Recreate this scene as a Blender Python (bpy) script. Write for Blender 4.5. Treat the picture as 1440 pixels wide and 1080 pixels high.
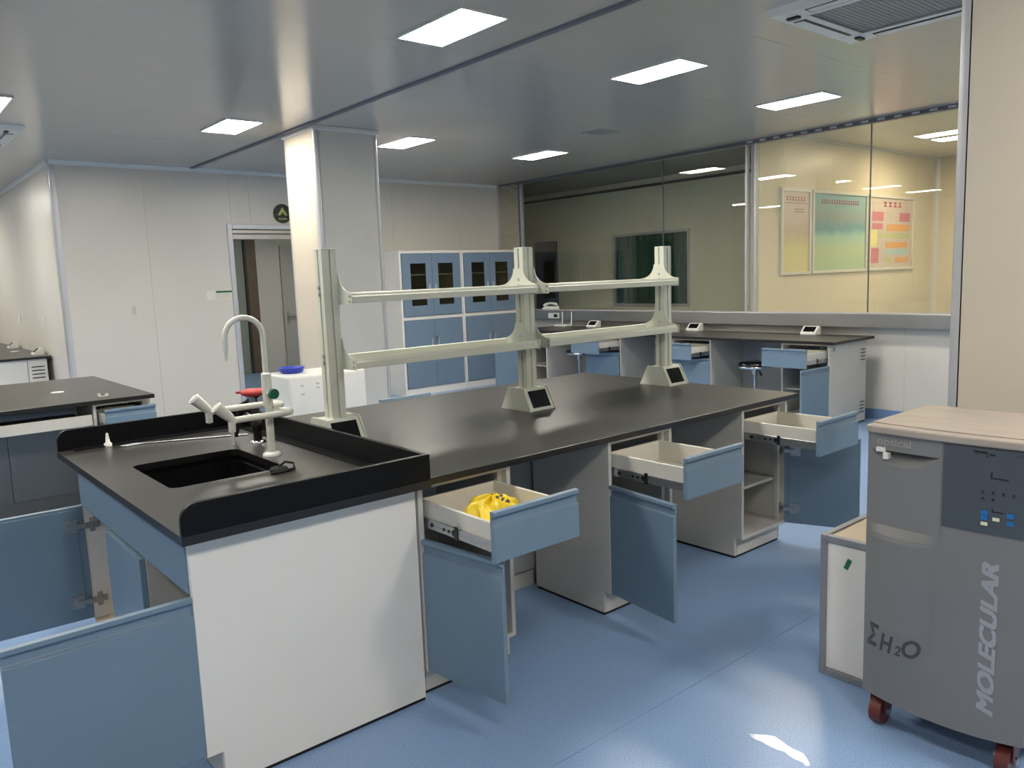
import bpy, bmesh, math, random
from mathutils import Vector, Matrix
random.seed(7)
PI = math.pi
for o in list(bpy.data.objects):
    bpy.data.objects.remove(o, do_unlink=True)
scene = bpy.context.scene
COL = scene.collection

# ------------------------------------------------------------ camera, world, exposure
F_PX, YAW, PITCH, ROLL, CAM_H = 1111.373, 0.873692, 0.134905, -0.0378355, 1.557
cam = bpy.data.objects.new('camera', bpy.data.cameras.new('camera'))
COL.objects.link(cam)
_fw = Vector((math.cos(YAW) * math.cos(PITCH), math.sin(YAW) * math.cos(PITCH), -math.sin(PITCH)))
_rt = Vector((math.sin(YAW), -math.cos(YAW), 0))
_up = _rt.cross(_fw)
_r2 = math.cos(ROLL) * _rt + math.sin(ROLL) * _up
_u2 = -math.sin(ROLL) * _rt + math.cos(ROLL) * _up
_m = Matrix((_r2, _u2, -_fw)).transposed().to_4x4()
_m.translation = Vector((0, 0, CAM_H))
cam.matrix_world = _m
cam.data.sensor_width = 36.0
cam.data.sensor_fit = 'HORIZONTAL'
cam.data.lens = F_PX * 36.0 / 1440.0
cam.data.clip_start = 0.02
scene.camera = cam

world = bpy.data.worlds.new('world')
scene.world = world
world.use_nodes = True
world.node_tree.nodes['Background'].inputs[0].default_value = (0.5, 0.55, 0.6, 1)
world.node_tree.nodes['Background'].inputs[1].default_value = 0.02
scene.view_settings.view_transform = 'Standard'
scene.view_settings.look = 'None'
scene.view_settings.gamma = 1.0
scene.view_settings.use_curve_mapping = False
scene.view_settings.exposure = 2.05
PANEL_LIGHT = 15.0          # radiance of the LED ceiling panels
OFFICE_LIGHT = 15.5         # warm panels of the office behind the glass

# main dimensions (metres)
ZC = 2.94                   # ceiling
YB = 9.544                  # back wall
XG = 7.85                   # glass wall
XK = 1.81                   # alcove wall
ZT = 0.85                   # bench top

# ------------------------------------------------------------ materials
def lin(c):
    c = c / 255.0
    return c / 12.92 if c <= 0.04045 else ((c + 0.055) / 1.055) ** 2.4

def rgb(r, g, b):
    return (lin(r), lin(g), lin(b), 1.0)

MATS = {}

def mat(name, col, rough=0.4, metal=0.0, var=0.06, vscale=6.0, bump=0.0, bscale=200.0, spec=0.5, coat=0.0, stretch=None, bdist=0.002):
    """Principled material with a procedural colour variation and fine relief."""
    m = bpy.data.materials.new(name)
    m.use_nodes = True
    nt = m.node_tree
    b = nt.nodes['Principled BSDF']
    c = rgb(*col)
    b.inputs['Roughness'].default_value = rough
    b.inputs['Metallic'].default_value = metal
    b.inputs['Specular IOR Level'].default_value = spec
    b.inputs['Coat Weight'].default_value = coat
    b.inputs['Coat Roughness'].default_value = 0.1
    tc = nt.nodes.new('ShaderNodeTexCoord')
    mp = nt.nodes.new('ShaderNodeMapping')
    nt.links.new(tc.outputs['Object'], mp.inputs[0])
    if stretch:
        mp.inputs['Scale'].default_value = stretch
    n = nt.nodes.new('ShaderNodeTexNoise')
    n.inputs['Scale'].default_value = vscale
    n.inputs['Detail'].default_value = 4
    nt.links.new(mp.outputs[0], n.inputs['Vector'])
    r = nt.nodes.new('ShaderNodeValToRGB')
    r.color_ramp.elements[0].position = 0.3
    r.color_ramp.elements[1].position = 0.7
    r.color_ramp.elements[0].color = tuple(v * (1 - var) for v in c[:3]) + (1,)
    r.color_ramp.elements[1].color = tuple(min(1, v * (1 + var)) for v in c[:3]) + (1,)
    nt.links.new(n.outputs['Fac'], r.inputs['Fac'])
    nt.links.new(r.outputs['Color'], b.inputs['Base Color'])
    if bump > 0:
        n2 = nt.nodes.new('ShaderNodeTexNoise')
        n2.inputs['Scale'].default_value = bscale
        nt.links.new(mp.outputs[0], n2.inputs['Vector'])
        bp = nt.nodes.new('ShaderNodeBump')
        bp.inputs['Strength'].default_value = bump
        bp.inputs['Distance'].default_value = bdist
        nt.links.new(n2.outputs['Fac'], bp.inputs['Height'])
        nt.links.new(bp.outputs[0], b.inputs['Normal'])
    MATS[name] = m
    return m

def emit_mat(name, col, strength):
    m = bpy.data.materials.new(name)
    m.use_nodes = True
    nt = m.node_tree
    nt.nodes.remove(nt.nodes['Principled BSDF'])
    e = nt.nodes.new('ShaderNodeEmission')
    e.inputs[0].default_value = col
    e.inputs[1].default_value = strength
    nt.links.new(e.outputs[0], nt.nodes['Material Output'].inputs[0])
    MATS[name] = m
    return m

def glass_mat(name, tint, ior=1.5, rough=0.0):
    """Thin architectural glass: fresnel mix of a clear tinted pass-through and a mirror."""
    m = bpy.data.materials.new(name)
    m.use_nodes = True
    nt = m.node_tree
    nt.nodes.remove(nt.nodes['Principled BSDF'])
    t = nt.nodes.new('ShaderNodeBsdfTransparent')
    t.inputs[0].default_value = tint
    g = nt.nodes.new('ShaderNodeBsdfGlossy')
    g.inputs['Roughness'].default_value = rough
    f = nt.nodes.new('ShaderNodeFresnel')
    # same fresnel curve on both faces of the pane
    ge = nt.nodes.new('ShaderNodeNewGeometry')
    io = nt.nodes.new('ShaderNodeMix')
    io.inputs[2].default_value = ior
    io.inputs[3].default_value = 1.0 / ior
    nt.links.new(ge.outputs['Backfacing'], io.inputs[0])
    nt.links.new(io.outputs[0], f.inputs['IOR'])
    x = nt.nodes.new('ShaderNodeMixShader')
    nt.links.new(f.outputs[0], x.inputs[0])
    nt.links.new(t.outputs[0], x.inputs[1])
    nt.links.new(g.outputs[0], x.inputs[2])
    nt.links.new(x.outputs[0], nt.nodes['Material Output'].inputs[0])
    MATS[name] = m
    return m

mat('wall', (214, 210, 201), 0.32, var=0.02, vscale=1.5)
mat('wall_warm', (224, 216, 198), 0.35, var=0.02, vscale=1.5)
mat('wall_dim', (222, 223, 200), 0.4, var=0.04, vscale=1.5)
mat('ceiling', (183, 176, 166), 0.17, var=0.02, vscale=1.0, spec=0.6)
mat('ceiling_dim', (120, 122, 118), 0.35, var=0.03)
mat('alu', (196, 198, 202), 0.38, metal=0.35, var=0.03)
mat('alu_white', (218, 218, 214), 0.35, var=0.02)
mat('seam', (92, 94, 102), 0.5, var=0.03)
mat('phenolic', (54, 53, 51), 0.3, var=0.1, vscale=3.0, bump=0.08, bscale=900)  # top faces only, greyer than the edge: bench reflections put into the colour
mat('slab_edge', (26, 25, 26), 0.35, var=0.05)
mat('basin', (6, 7, 11), 0.42, var=0.1, bump=0.08, bscale=600, spec=0.22)
mat('blue', (114, 137, 156), 0.42, var=0.035, vscale=4, bump=0.05, bscale=1200)
mat('blue_tall', (116, 136, 156), 0.4, var=0.03, vscale=4)
mat('carcass', (196, 194, 187), 0.45, var=0.03, vscale=4)
mat('carcass_dark', (150, 152, 152), 0.5, var=0.04, vscale=4)
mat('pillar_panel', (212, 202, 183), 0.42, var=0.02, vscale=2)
mat('panel_white', (236, 233, 226), 0.4, var=0.02, vscale=2)
mat('drawer_white', (212, 209, 199), 0.42, var=0.03)
mat('rubber', (16, 17, 20), 0.7, var=0.1)
mat('rack', (206, 209, 196), 0.38, var=0.03, vscale=5)
mat('chrome', (205, 207, 210), 0.13, metal=1.0, var=0.04)
mat('zinc', (176, 180, 184), 0.3, metal=0.9, var=0.12, vscale=60)
mat('stainless', (196, 192, 182), 0.12, metal=1.0, var=0.05, vscale=5, bump=1.0, bscale=2.2, stretch=(1, 1, 3), bdist=0.02)
mat('sill_steel', (172, 171, 168), 0.30, metal=0.9, var=0.08, vscale=2.5)
mat('black_plastic', (20, 20, 22), 0.35, var=0.1)
mat('black_gloss', (10, 10, 11), 0.12, var=0.1)
mat('white_plastic', (226, 226, 220), 0.32, var=0.02)
mat('tap_white', (224, 225, 216), 0.25, var=0.02, coat=0.3)
mat('green_plastic', (14, 92, 70), 0.35, var=0.08)
mat('red_plastic', (190, 62, 58), 0.4, var=0.08)
mat('blue_plastic', (34, 58, 178), 0.35, var=0.08)
mat('yellow_bag', (238, 206, 34), 0.38, var=0.06, vscale=20, bump=0.3, bscale=40)
mat('purifier', (124, 123, 123), 0.5, var=0.03, vscale=3, bump=0.06, bscale=900)
mat('purifier_dark', (74, 80, 86), 0.38, var=0.03)
mat('purifier_top', (166, 156, 145), 0.45, var=0.07, vscale=5, stretch=(1, 5, 1))
mat('print_grey', (160, 162, 168), 0.5)
mat('print_dark', (70, 70, 72), 0.5)
mat('emboss', (150, 149, 146), 0.4)
mat('label_blue', (24, 110, 176), 0.4)
mat('label_cream', (226, 230, 200), 0.5)
mat('caster_red', (104, 48, 43), 0.35, var=0.15)
mat('box_white', (240, 236, 226), 0.45, var=0.03)
mat('box_edge', (150, 152, 154), 0.4, metal=0.3)
mat('box_inside', (208, 190, 160), 0.5, var=0.05)
mat('vent_grey', (150, 150, 142), 0.6, var=0.06)
mat('door_grey', (186, 184, 176), 0.45, var=0.03)
mat('door_green', (150, 156, 144), 0.45, var=0.03)
mat('door_brown', (108, 92, 76), 0.5, var=0.08)
mat('door_dark', (52, 54, 54), 0.5, var=0.08)
mat('curtain', (62, 112, 102), 0.8, var=0.2, vscale=8)
mat('sign_green', (24, 34, 26), 0.4)
mat('sign_yellow', (190, 190, 110), 0.5)
mat('notice_green', (40, 110, 84), 0.5)
mat('skirting', (118, 144, 182), 0.35, var=0.05, vscale=30)
mat('paper', (226, 214, 196), 0.5, var=0.03)
mat('paper_pink', (206, 196, 190), 0.5, var=0.06)
mat('ink_red', (176, 70, 90), 0.5)
mat('ink_dark', (84, 74, 74), 0.5)
mat('ink_magenta', (206, 132, 150), 0.5)
mat('ink_orange', (228, 172, 122), 0.5)
mat('ink_green', (192, 200, 156), 0.5)
mat('ink_yellow', (228, 222, 150), 0.5)
mat('ink_cyan', (176, 206, 206), 0.5)
mat('tan_patch', (196, 190, 176), 0.5)
emit_mat('led', (1.0, 0.94, 0.84, 1), PANEL_LIGHT)
emit_mat('led_warm', (1.0, 0.84, 0.55, 1), OFFICE_LIGHT)
glass_mat('pane', (0.97, 0.97, 0.945, 1), 1.5)
glass_mat('pane_dark', (0.72, 0.84, 0.78, 1), 1.5)
glass_mat('pane_cabinet', (0.62, 0.62, 0.54, 1), 1.45)
glass_mat('water', (0.93, 0.95, 0.97, 1), 2.0, 0.12)

def floor_material():
    m = mat('floor', (142, 172, 214), 0.29, var=0.03, vscale=0.8, spec=0.35)
    nt = m.node_tree
    b = nt.nodes['Principled BSDF']
    base = b.inputs['Base Color'].links[0].from_socket
    tc = nt.nodes.new('ShaderNodeTexCoord')
    n = nt.nodes.new('ShaderNodeTexNoise')
    n.inputs['Scale'].default_value = 240
    n.inputs['Detail'].default_value = 2
    nt.links.new(tc.outputs['Object'], n.inputs['Vector'])
    r = nt.nodes.new('ShaderNodeValToRGB')
    r.color_ramp.elements[0].position = 0.36
    r.color_ramp.elements[0].color = (0.62, 0.64, 0.68, 1)
    r.color_ramp.elements[1].position = 0.62
    r.color_ramp.elements[1].color = (1.16, 1.14, 1.1, 1)
    nt.links.new(n.outputs['Fac'], r.inputs['Fac'])
    x = nt.nodes.new('ShaderNodeMix')
    x.data_type = 'RGBA'
    x.blend_type = 'MULTIPLY'
    x.inputs['Factor'].default_value = 0.8
    nt.links.new(base, x.inputs[6])
    nt.links.new(r.outputs['Color'], x.inputs[7])
    nt.links.new(x.outputs[2], b.inputs['Base Color'])
floor_material()

def print_material(name, stops, scale, warp):
    """Flat poster print: soft procedural picture made of colour bands."""
    m = bpy.data.materials.new(name)
    m.use_nodes = True
    nt = m.node_tree
    b = nt.nodes['Principled BSDF']
    b.inputs['Roughness'].default_value = 0.3
    tc = nt.nodes.new('ShaderNodeTexCoord')
    n = nt.nodes.new('ShaderNodeTexNoise')
    n.inputs['Scale'].default_value = scale
    n.inputs['Detail'].default_value = 6
    nt.links.new(tc.outputs['Object'], n.inputs['Vector'])
    s = nt.nodes.new('ShaderNodeSeparateXYZ')
    nt.links.new(tc.outputs['Object'], s.inputs[0])
    a = nt.nodes.new('ShaderNodeMath')
    a.operation = 'MULTIPLY_ADD'
    nt.links.new(n.outputs['Fac'], a.inputs[0])
    a.inputs[1].default_value = warp
    nt.links.new(s.outputs['Z'], a.inputs[2])
    r = nt.nodes.new('ShaderNodeValToRGB')
    while len(r.color_ramp.elements) < len(stops):
        r.color_ramp.elements.new(0.5)
    for e, (p, c) in zip(r.color_ramp.elements, stops):
        e.position = p
        e.color = rgb(*c)
    nt.links.new(a.outputs[0], r.inputs['Fac'])
    nt.links.new(r.outputs['Color'], b.inputs['Base Color'])
    MATS[name] = m
print_material('poster_meadow', [(0.12, (222, 212, 170)), (0.45, (212, 210, 152)), (0.62, (196, 180, 164)), (0.75, (202, 188, 178))], 7, 0.25)
print_material('poster_map', [(0.1, (176, 204, 176)), (0.38, (190, 208, 172)), (0.55, (172, 206, 194)), (0.66, (116, 164, 176)), (0.78, (160, 172, 172)), (0.95, (156, 190, 194))], 5, 0.2)

# ------------------------------------------------------------ mesh helpers
class MB:
    def __init__(self):
        self.v, self.f, self.s, self.mi = [], [], [], []

    def add(self, verts, faces, smooth=False, mi=0):
        o = len(self.v)
        self.v += [tuple(p) for p in verts]
        for f in faces:
            self.f.append([o + i for i in f])
            self.s.append(smooth)
            self.mi.append(mi)
        return self

    def box(self, x0, x1, y0, y1, z0, z1, mi=0):
        v = [(x0, y0, z0), (x1, y0, z0), (x1, y1, z0), (x0, y1, z0), (x0, y0, z1), (x1, y0, z1), (x1, y1, z1), (x0, y1, z1)]
        return self.add(v, [(0, 3, 2, 1), (4, 5, 6, 7), (0, 1, 5, 4), (1, 2, 6, 5), (2, 3, 7, 6), (3, 0, 4, 7)], mi=mi)

    def hexa(self, bot, top):
        v = list(bot) + list(top)
        return self.add(v, [(0, 3, 2, 1), (4, 5, 6, 7), (0, 1, 5, 4), (1, 2, 6, 5), (2, 3, 7, 6), (3, 0, 4, 7)])

    def prism(self, poly, axis, a0, a1, smooth=False):
        """Extrude a 2-D polygon. axis x: poly is (y,z); y: (x,z); z: (x,y)."""
        def P(p, a):
            return {'x': (a, p[0], p[1]), 'y': (p[0], a, p[1]), 'z': (p[0], p[1], a)}[axis]
        n = len(poly)
        v = [P(p, a0) for p in poly] + [P(p, a1) for p in poly]
        f = [tuple(range(n))[::-1], tuple(range(n, 2 * n))]
        f += [(i, (i + 1) % n, n + (i + 1) % n, n + i) for i in range(n)]
        return self.add(v, f, smooth)

    def cyl(self, p0, p1, r0, r1=None, n=20, caps=True, smooth=True):
        p0, p1 = Vector(p0), Vector(p1)
        r1 = r0 if r1 is None else r1
        d = (p1 - p0).normalized()
        a = d.orthogonal().normalized()
        b = d.cross(a)
        v = []
        for p, r in ((p0, r0), (p1, r1)):
            for i in range(n):
                t = 2 * PI * i / n
                v.append(p + r * (math.cos(t) * a + math.sin(t) * b))
        self.add(v, [(i, (i + 1) % n, n + (i + 1) % n, n + i) for i in range(n)], smooth)
        if caps:
            self.add(v[:n], [tuple(range(n))[::-1]])
            self.add(v[n:], [tuple(range(n))])
        return self

    def tube(self, pts, r, n=14, caps=True):
        pts = [Vector(p) for p in pts]
        rs = r if isinstance(r, (list, tuple)) else [r] * len(pts)
        v = []
        a = None
        for i, p in enumerate(pts):
            d = (pts[min(i + 1, len(pts) - 1)] - pts[max(i - 1, 0)]).normalized()
            a = d.orthogonal().normalized() if a is None else (a - d * a.dot(d)).normalized()
            b = d.cross(a)
            for k in range(n):
                t = 2 * PI * k / n
                v.append(p + rs[i] * (math.cos(t) * a + math.sin(t) * b))
        f = []
        for i in range(len(pts) - 1):
            for k in range(n):
                f.append((i * n + k, i * n + (k + 1) % n, (i + 1) * n + (k + 1) % n, (i + 1) * n + k))
        self.add(v, f, True)
        if caps:
            self.add(v[:n], [tuple(range(n))[::-1]])
            self.add(v[-n:], [tuple(range(n))])
        return self

    def lathe(self, prof, c=(0, 0, 0), n=28, smooth=True):
        v = []
        for r, z in prof:
            for k in range(n):
                t = 2 * PI * k / n
                v.append((c[0] + r * math.cos(t), c[1] + r * math.sin(t), c[2] + z))
        f = []
        for i in range(len(prof) - 1):
            for k in range(n):
                f.append((i * n + k, i * n + (k + 1) % n, (i + 1) * n + (k + 1) % n, (i + 1) * n + k))
        self.add(v, f, smooth)
        self.add(v[:n], [tuple(range(n))[::-1]])
        self.add(v[-n:], [tuple(range(n))])
        return self

    def mesh(self, name):
        me = bpy.data.meshes.new(name)
        me.from_pydata(self.v, [], self.f)
        me.polygons.foreach_set('use_smooth', self.s)
        me.polygons.foreach_set('material_index', self.mi)
        me.update()
        return me

    def build(self, name, m, parent=None, bevel=0.0, loc=None, rz=0.0, segs=2):
        me = self.mesh(name)
        for k in (m if isinstance(m, (list, tuple)) else [m]):
            me.materials.append(MATS[k])
        o = bpy.data.objects.new(name, me)
        COL.objects.link(o)
        o.parent = parent
        if loc:
            o.location = loc
        o.rotation_euler = (0, 0, rz)
        if bevel > 0:
            b = o.modifiers.new('bevel', 'BEVEL')
            b.width = bevel
            b.segments = segs
            b.limit_method = 'ANGLE'
            b.angle_limit = math.radians(40)
        return o

def tag(o, label, cat, group=None):
    o['label'] = label
    o['category'] = cat
    if group:
        o['group'] = group
    return o

def thing(name, label, cat, loc=(0, 0, 0), rz=0.0, group=None):
    o = bpy.data.objects.new(name, None)
    o.empty_display_size = 0.05
    COL.objects.link(o)
    o.location = loc
    o.rotation_euler = (0, 0, rz)
    return tag(o, label, cat, group)

def struct(o):
    o['kind'] = 'structure'
    return o

def copy_tree(o, parent=None):
    c = o.copy()
    COL.objects.link(c)
    c.parent = parent
    for ch in [x for x in o.children]:
        copy_tree(ch, c)
    return c

def text_obj(name, body, size, m, parent, origin, ax, ay, shear=0.0, offset=0.0, depth=0.0006, spacing=1.0, stretch=1.0):
    cu = bpy.data.curves.new(name, 'FONT')
    cu.body = body
    cu.size = size
    cu.shear = shear
    cu.offset = offset
    cu.extrude = depth
    cu.space_character = spacing
    t = bpy.data.objects.new(name + '_src', cu)
    COL.objects.link(t)
    bpy.context.view_layer.update()
    me = bpy.data.meshes.new_from_object(t.evaluated_get(bpy.context.evaluated_depsgraph_get()))
    bpy.data.objects.remove(t, do_unlink=True)
    me.materials.clear()
    me.materials.append(MATS[m])
    ax, ay = Vector(ax), Vector(ay)
    az = ax.cross(ay)
    M = Matrix((ax, ay, az)).transposed().to_4x4()
    M.translation = Vector(origin)
    me.transform(M @ Matrix.Diagonal((stretch, 1, 1, 1)))
    o = bpy.data.objects.new(name, me)
    COL.objects.link(o)
    o.parent = parent
    return o

def rrect(x0, x1, y0, y1, r, n=6):
    p = []
    for cx, cy, a0 in ((x1 - r, y1 - r, 0), (x0 + r, y1 - r, 90), (x0 + r, y0 + r, 180), (x1 - r, y0 + r, 270)):
        for i in range(n + 1):
            t = math.radians(a0 + 90 * i / n)
            p.append((cx + r * math.cos(t), cy + r * math.sin(t)))
    return p

# ------------------------------------------------------------ the setting
X0R, Y0R, YALC = -3.5, -3.0, 16.0
G = 0.0008                     # half joint width

f = struct(MB().box(X0R, XG + 0.1, Y0R, YB + 0.11, -0.08, -0.003).box(X0R, XK + 0.1, YB + 0.11, YALC, -0.08, -0.003).build('floor', 'floor'))
ys = [Y0R, -2.26, -0.26, 1.74, 3.74, 5.74, 7.74, YB]
for a, b in zip(ys[:-1], ys[1:]):
    MB().box(X0R, XG, a + G, b - G, -0.003, 0).build('floor_sheet', 'floor', f)
for a, b in ((YB, 11.74), (11.74, 13.74), (13.74, YALC)):
    MB().box(X0R, XK, a + G, b - G, -0.003, 0).build('floor_sheet', 'floor', f)

c = struct(MB().box(X0R, XG + 0.1, Y0R, YB + 0.11, ZC + 0.014, ZC + 0.1).box(X0R, XK + 0.1, YB + 0.11, YALC, ZC + 0.014, ZC + 0.1).build('ceiling', 'seam'))
yc = [4.085 + 1.24 * k for k in range(-6, 11)]
yc = [Y0R] + [y for y in yc if Y0R + 0.2 < y < YALC - 0.2] + [YALC]
XS = 3.275
for a, b in zip(yc[:-1], yc[1:]):
    for xa, xb in ((X0R, XS - 0.02), (XS + 0.02, XG)):
        if a >= YB:
            if xa > 0:
                continue
            xb = XK
        bb = b
        if a < YB < b:
            MB().box(xa, XK if xa < 0 else xb, a + G, (b if xa < 0 else YB), ZC, ZC + 0.013).build('ceiling_panel', 'ceiling', c)
            if xa < 0:
                MB().box(XK + G, xb, a + G, YB, ZC, ZC + 0.013).build('ceiling_panel', 'ceiling', c)
            continue
        MB().box(xa, xb, a + G, bb - G, ZC, ZC + 0.013).build('ceiling_panel', 'ceiling', c)
MB().prism([(XS - 0.03, ZC - 0.001), (XS - 0.022, ZC - 0.012), (XS + 0.022, ZC - 0.012), (XS + 0.03, ZC - 0.001)], 'y', Y0R, YB).build('seam_strip', 'seam', c)

def panels_y(parent, plane, xs, z0, z1, m='wall', t=0.012):
    """panels on a wall that faces -Y, face at y = plane"""
    for a, b in zip(xs[:-1], xs[1:]):
        MB().box(a + G, b - G, plane, plane + t, z0, z1).build('wall_panel', m, parent, bevel=0.0008, segs=1)

def panels_x(parent, plane, ys_, z0, z1, m='wall', t=0.012):
    for a, b in zip(ys_[:-1], ys_[1:]):
        MB().box(plane, plane + t, a + G, b - G, z0, z1).build('wall_panel', m, parent, bevel=0.0008, segs=1)

# back wall with the doorway (opening x 3.69 - 4.80, z 0 - 2.25)
DX0, DX1, DZ = 3.69, 4.80, 2.25
w = struct(MB().box(XK, DX0, YB + 0.012, YB + 0.1, 0, ZC).box(DX1, XG + 0.1, YB + 0.012, YB + 0.1, 0, ZC)
           .box(DX0, DX1, YB + 0.012, YB + 0.1, DZ, ZC).build('wall_back', 'wall'))
panels_y(w, YB, [XK, 2.72, DX0], 0, ZC)
panels_y(w, YB, [DX0, 3.93, DX1], DZ, ZC)
panels_y(w, YB, [DX1, 5.95, 7.1, XG], 0, ZC)
# alcove wall, facing -X
w = struct(MB().box(XK + 0.012, XK + 0.1, YB + 0.1, YALC, 0, ZC).build('wall_left', 'wall'))
panels_x(w, XK, [YB + 0.004, 10.7, 11.86, 13.02, 14.18, YALC], 0, ZC)
w = struct(MB().box(X0R, XK + 0.1, YALC, YALC + 0.1, 0, ZC).build('wall_alcove_end', 'wall'))
w = struct(MB().box(X0R - 0.1, X0R, Y0R, YALC, 0, ZC).build('wall_side', 'wall'))
w = struct(MB().box(X0R, XG + 0.1, Y0R - 0.1, Y0R, 0, ZC).build('wall_behind', 'wall'))

# lower wall under the glass
SZ0, SZ1, SX = 0.925, 1.06, 7.725
w = struct(MB().box(XG + 0.012, XG + 0.1, Y0R, YB, 0, SZ0).build('wall_window', 'wall'))
panels_x(w, XG, [Y0R, -1.4, 0.2, 1.8, 3.4, 5.0, 6.6, 8.2, YB], 0, SZ0)
# stainless clad end of the glass wall
w = struct(MB().box(XG + 0.004, XG + 0.1, 9.06, YB, SZ0, ZC).build('wall_steel', 'seam'))
MB().box(XG - 0.01, XG + 0.004, 9.07, YB - 0.03, SZ1, ZC - 0.02).build('wall_panel', 'stainless', w, bevel=0.002)
MB().box(XG - 0.02, XG + 0.004, YB - 0.03, YB, SZ1, ZC).build('corner_strip', 'alu', w)

# glass wall
wd = struct(MB().box(XG + 0.02, XG + 0.08, Y0R, 9.06, ZC - 0.035, ZC).build('window_1', 'sill_steel'))
GY = [(-3.0, -0.3), (-0.3, 2.45), (2.45, 3.80), (3.80, 5.08), (5.20, 6.39), (6.39, 9.04)]
for a, b in GY:
    MB().box(XG + 0.04, XG + 0.048, a + 0.002, b - 0.002, SZ1 - 0.01, ZC - 0.03).build('glass_pane', 'pane', wd)
for y in (-0.3, 2.45, 3.80, 6.39):
    MB().box(XG + 0.036, XG + 0.052, y - 0.004, y + 0.004, SZ1, ZC - 0.035).build('glass_joint', 'seam', wd)
MB().box(XG + 0.02, XG + 0.07, 5.07, 5.095, SZ1, ZC - 0.035).build('mullion', 'alu', wd)
MB().box(XG + 0.02, XG + 0.07, 5.185, 5.21, SZ1, ZC - 0.035).build('mullion', 'alu', wd)
MB().box(XG + 0.02, XG + 0.07, 9.035, 9.06, SZ1, ZC - 0.035).build('mullion', 'alu', wd)
s = struct(MB().box(SX, XG + 0.1, Y0R, 9.06, SZ0, SZ1).build('trim_sill', 'sill_steel', bevel=0.004))
MB().box(SX + 0.03, SX + 0.05, Y0R, 9.06, SZ1, SZ1 + 0.012).build('ledge_strip', 'alu', s)
# ceiling channel along the glass with brackets
t = struct(MB().box(XG - 0.03, XG + 0.02, Y0R, 9.06, ZC - 0.03, ZC).build('trim_channel', 'seam'))
for k in range(14):
    MB().box(XG - 0.036, XG - 0.03, 3.0 + 0.16 * k, 3.07 + 0.16 * k, ZC - 0.026, ZC - 0.008).build('channel_clip', 'alu', t)

# ceiling trims, corner trims
def cove_y(name, x0, x1, y):
    return struct(MB().prism([(y, ZC), (y - 0.035, ZC), (y - 0.028, ZC - 0.018), (y - 0.012, ZC - 0.034), (y, ZC - 0.042)], 'x', x0, x1).build(name, 'alu_white'))
def cove_x(name, y0, y1, x):
    return struct(MB().prism([(x, ZC), (x - 0.035, ZC), (x - 0.028, ZC - 0.018), (x - 0.012, ZC - 0.034), (x, ZC - 0.042)], 'y', y0, y1).build(name, 'alu_white'))
cove_y('trim_back', XK, XG - 0.04, YB)
cove_x('trim_left', YB, YALC, XK)
def round_trim(x, y, r, z0=0.0, z1=ZC, m='alu', name='trim_corner'):
    """aluminium corner post with rounded outside edge"""
    p = [(x + 0.05, y - 0.006), (x + 0.01, y - 0.008)] + [(x - 0.008 + r - r * math.sin(a), y - 0.008 + r - r * math.cos(a)) for a in [PI / 2 * i / 6 for i in range(7)]] + [(x - 0.006, y + 0.05), (x + 0.02, y + 0.05), (x + 0.02, y + 0.02), (x + 0.05, y + 0.02)]
    return struct(MB().prism(p, 'z', z0, z1).build(name, m))
round_trim(XK, YB, 0.02, 0, ZC)

# blue vinyl upstand along the walls
def skirt(name, pts):
    o = MB()
    for x0, x1, y0, y1 in pts:
        o.box(x0, x1, y0, y1, 0, 0.10)
    return struct(o.build(name, 'skirting', bevel=0.003))
skirt('baseboard_back', [(XK, 3.62, YB - 0.008, YB), (4.87, XG, YB - 0.008, YB)])
skirt('baseboard_window', [(XG - 0.008, XG, Y0R, YB)])
skirt('baseboard_left', [(XK - 0.008, XK, YB, YALC)])

# two square clad pillars
def pillar(name, x0, x1, y0, y1):
    p = struct(MB().box(x0 + 0.012, x1 - 0.012, y0 + 0.012, y1 - 0.012, 0, ZC).build(name, 'wall'))
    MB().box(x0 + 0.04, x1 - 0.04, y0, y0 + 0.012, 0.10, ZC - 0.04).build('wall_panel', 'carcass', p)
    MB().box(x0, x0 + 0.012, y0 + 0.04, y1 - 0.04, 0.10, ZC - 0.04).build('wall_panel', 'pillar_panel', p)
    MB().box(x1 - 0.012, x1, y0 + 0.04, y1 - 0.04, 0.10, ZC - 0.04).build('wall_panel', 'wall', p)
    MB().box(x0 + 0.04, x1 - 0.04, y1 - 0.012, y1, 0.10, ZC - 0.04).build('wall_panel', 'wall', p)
    for cx, sx in ((x0, 1), (x1, -1)):
        for cy, sy in ((y0, 1), (y1, -1)):
            r = 0.025
            arc = [(cx + sx * (r - r * math.sin(a)), cy + sy * (r - r * math.cos(a))) for a in [PI / 2 * i / 6 for i in range(7)]]
            poly = [(cx + sx * 0.045, cy)] + arc + [(cx, cy + sy * 0.045), (cx + sx * 0.014, cy + sy * 0.045), (cx + sx * 0.014, cy + sy * 0.014), (cx + sx * 0.045, cy + sy * 0.014)]
            MB().prism(poly, 'z', 0.0, ZC - 0.04).build('corner_strip', 'alu', p)
    MB().box(x0 - 0.012, x1 + 0.012, y0 - 0.012, y1 + 0.012, ZC - 0.04, ZC).build('cornice', 'alu_white', p, bevel=0.006)
    MB().box(x0 - 0.006, x1 + 0.006, y0 - 0.006, y1 + 0.006, 0, 0.10).build('base_band', 'skirting', p)
    return p
pillar('pillar_middle', 3.325, 3.97, 6.55, 7.17)
pillar('pillar_near', 3.32, 3.97, 0.63, 1.275)

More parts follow.
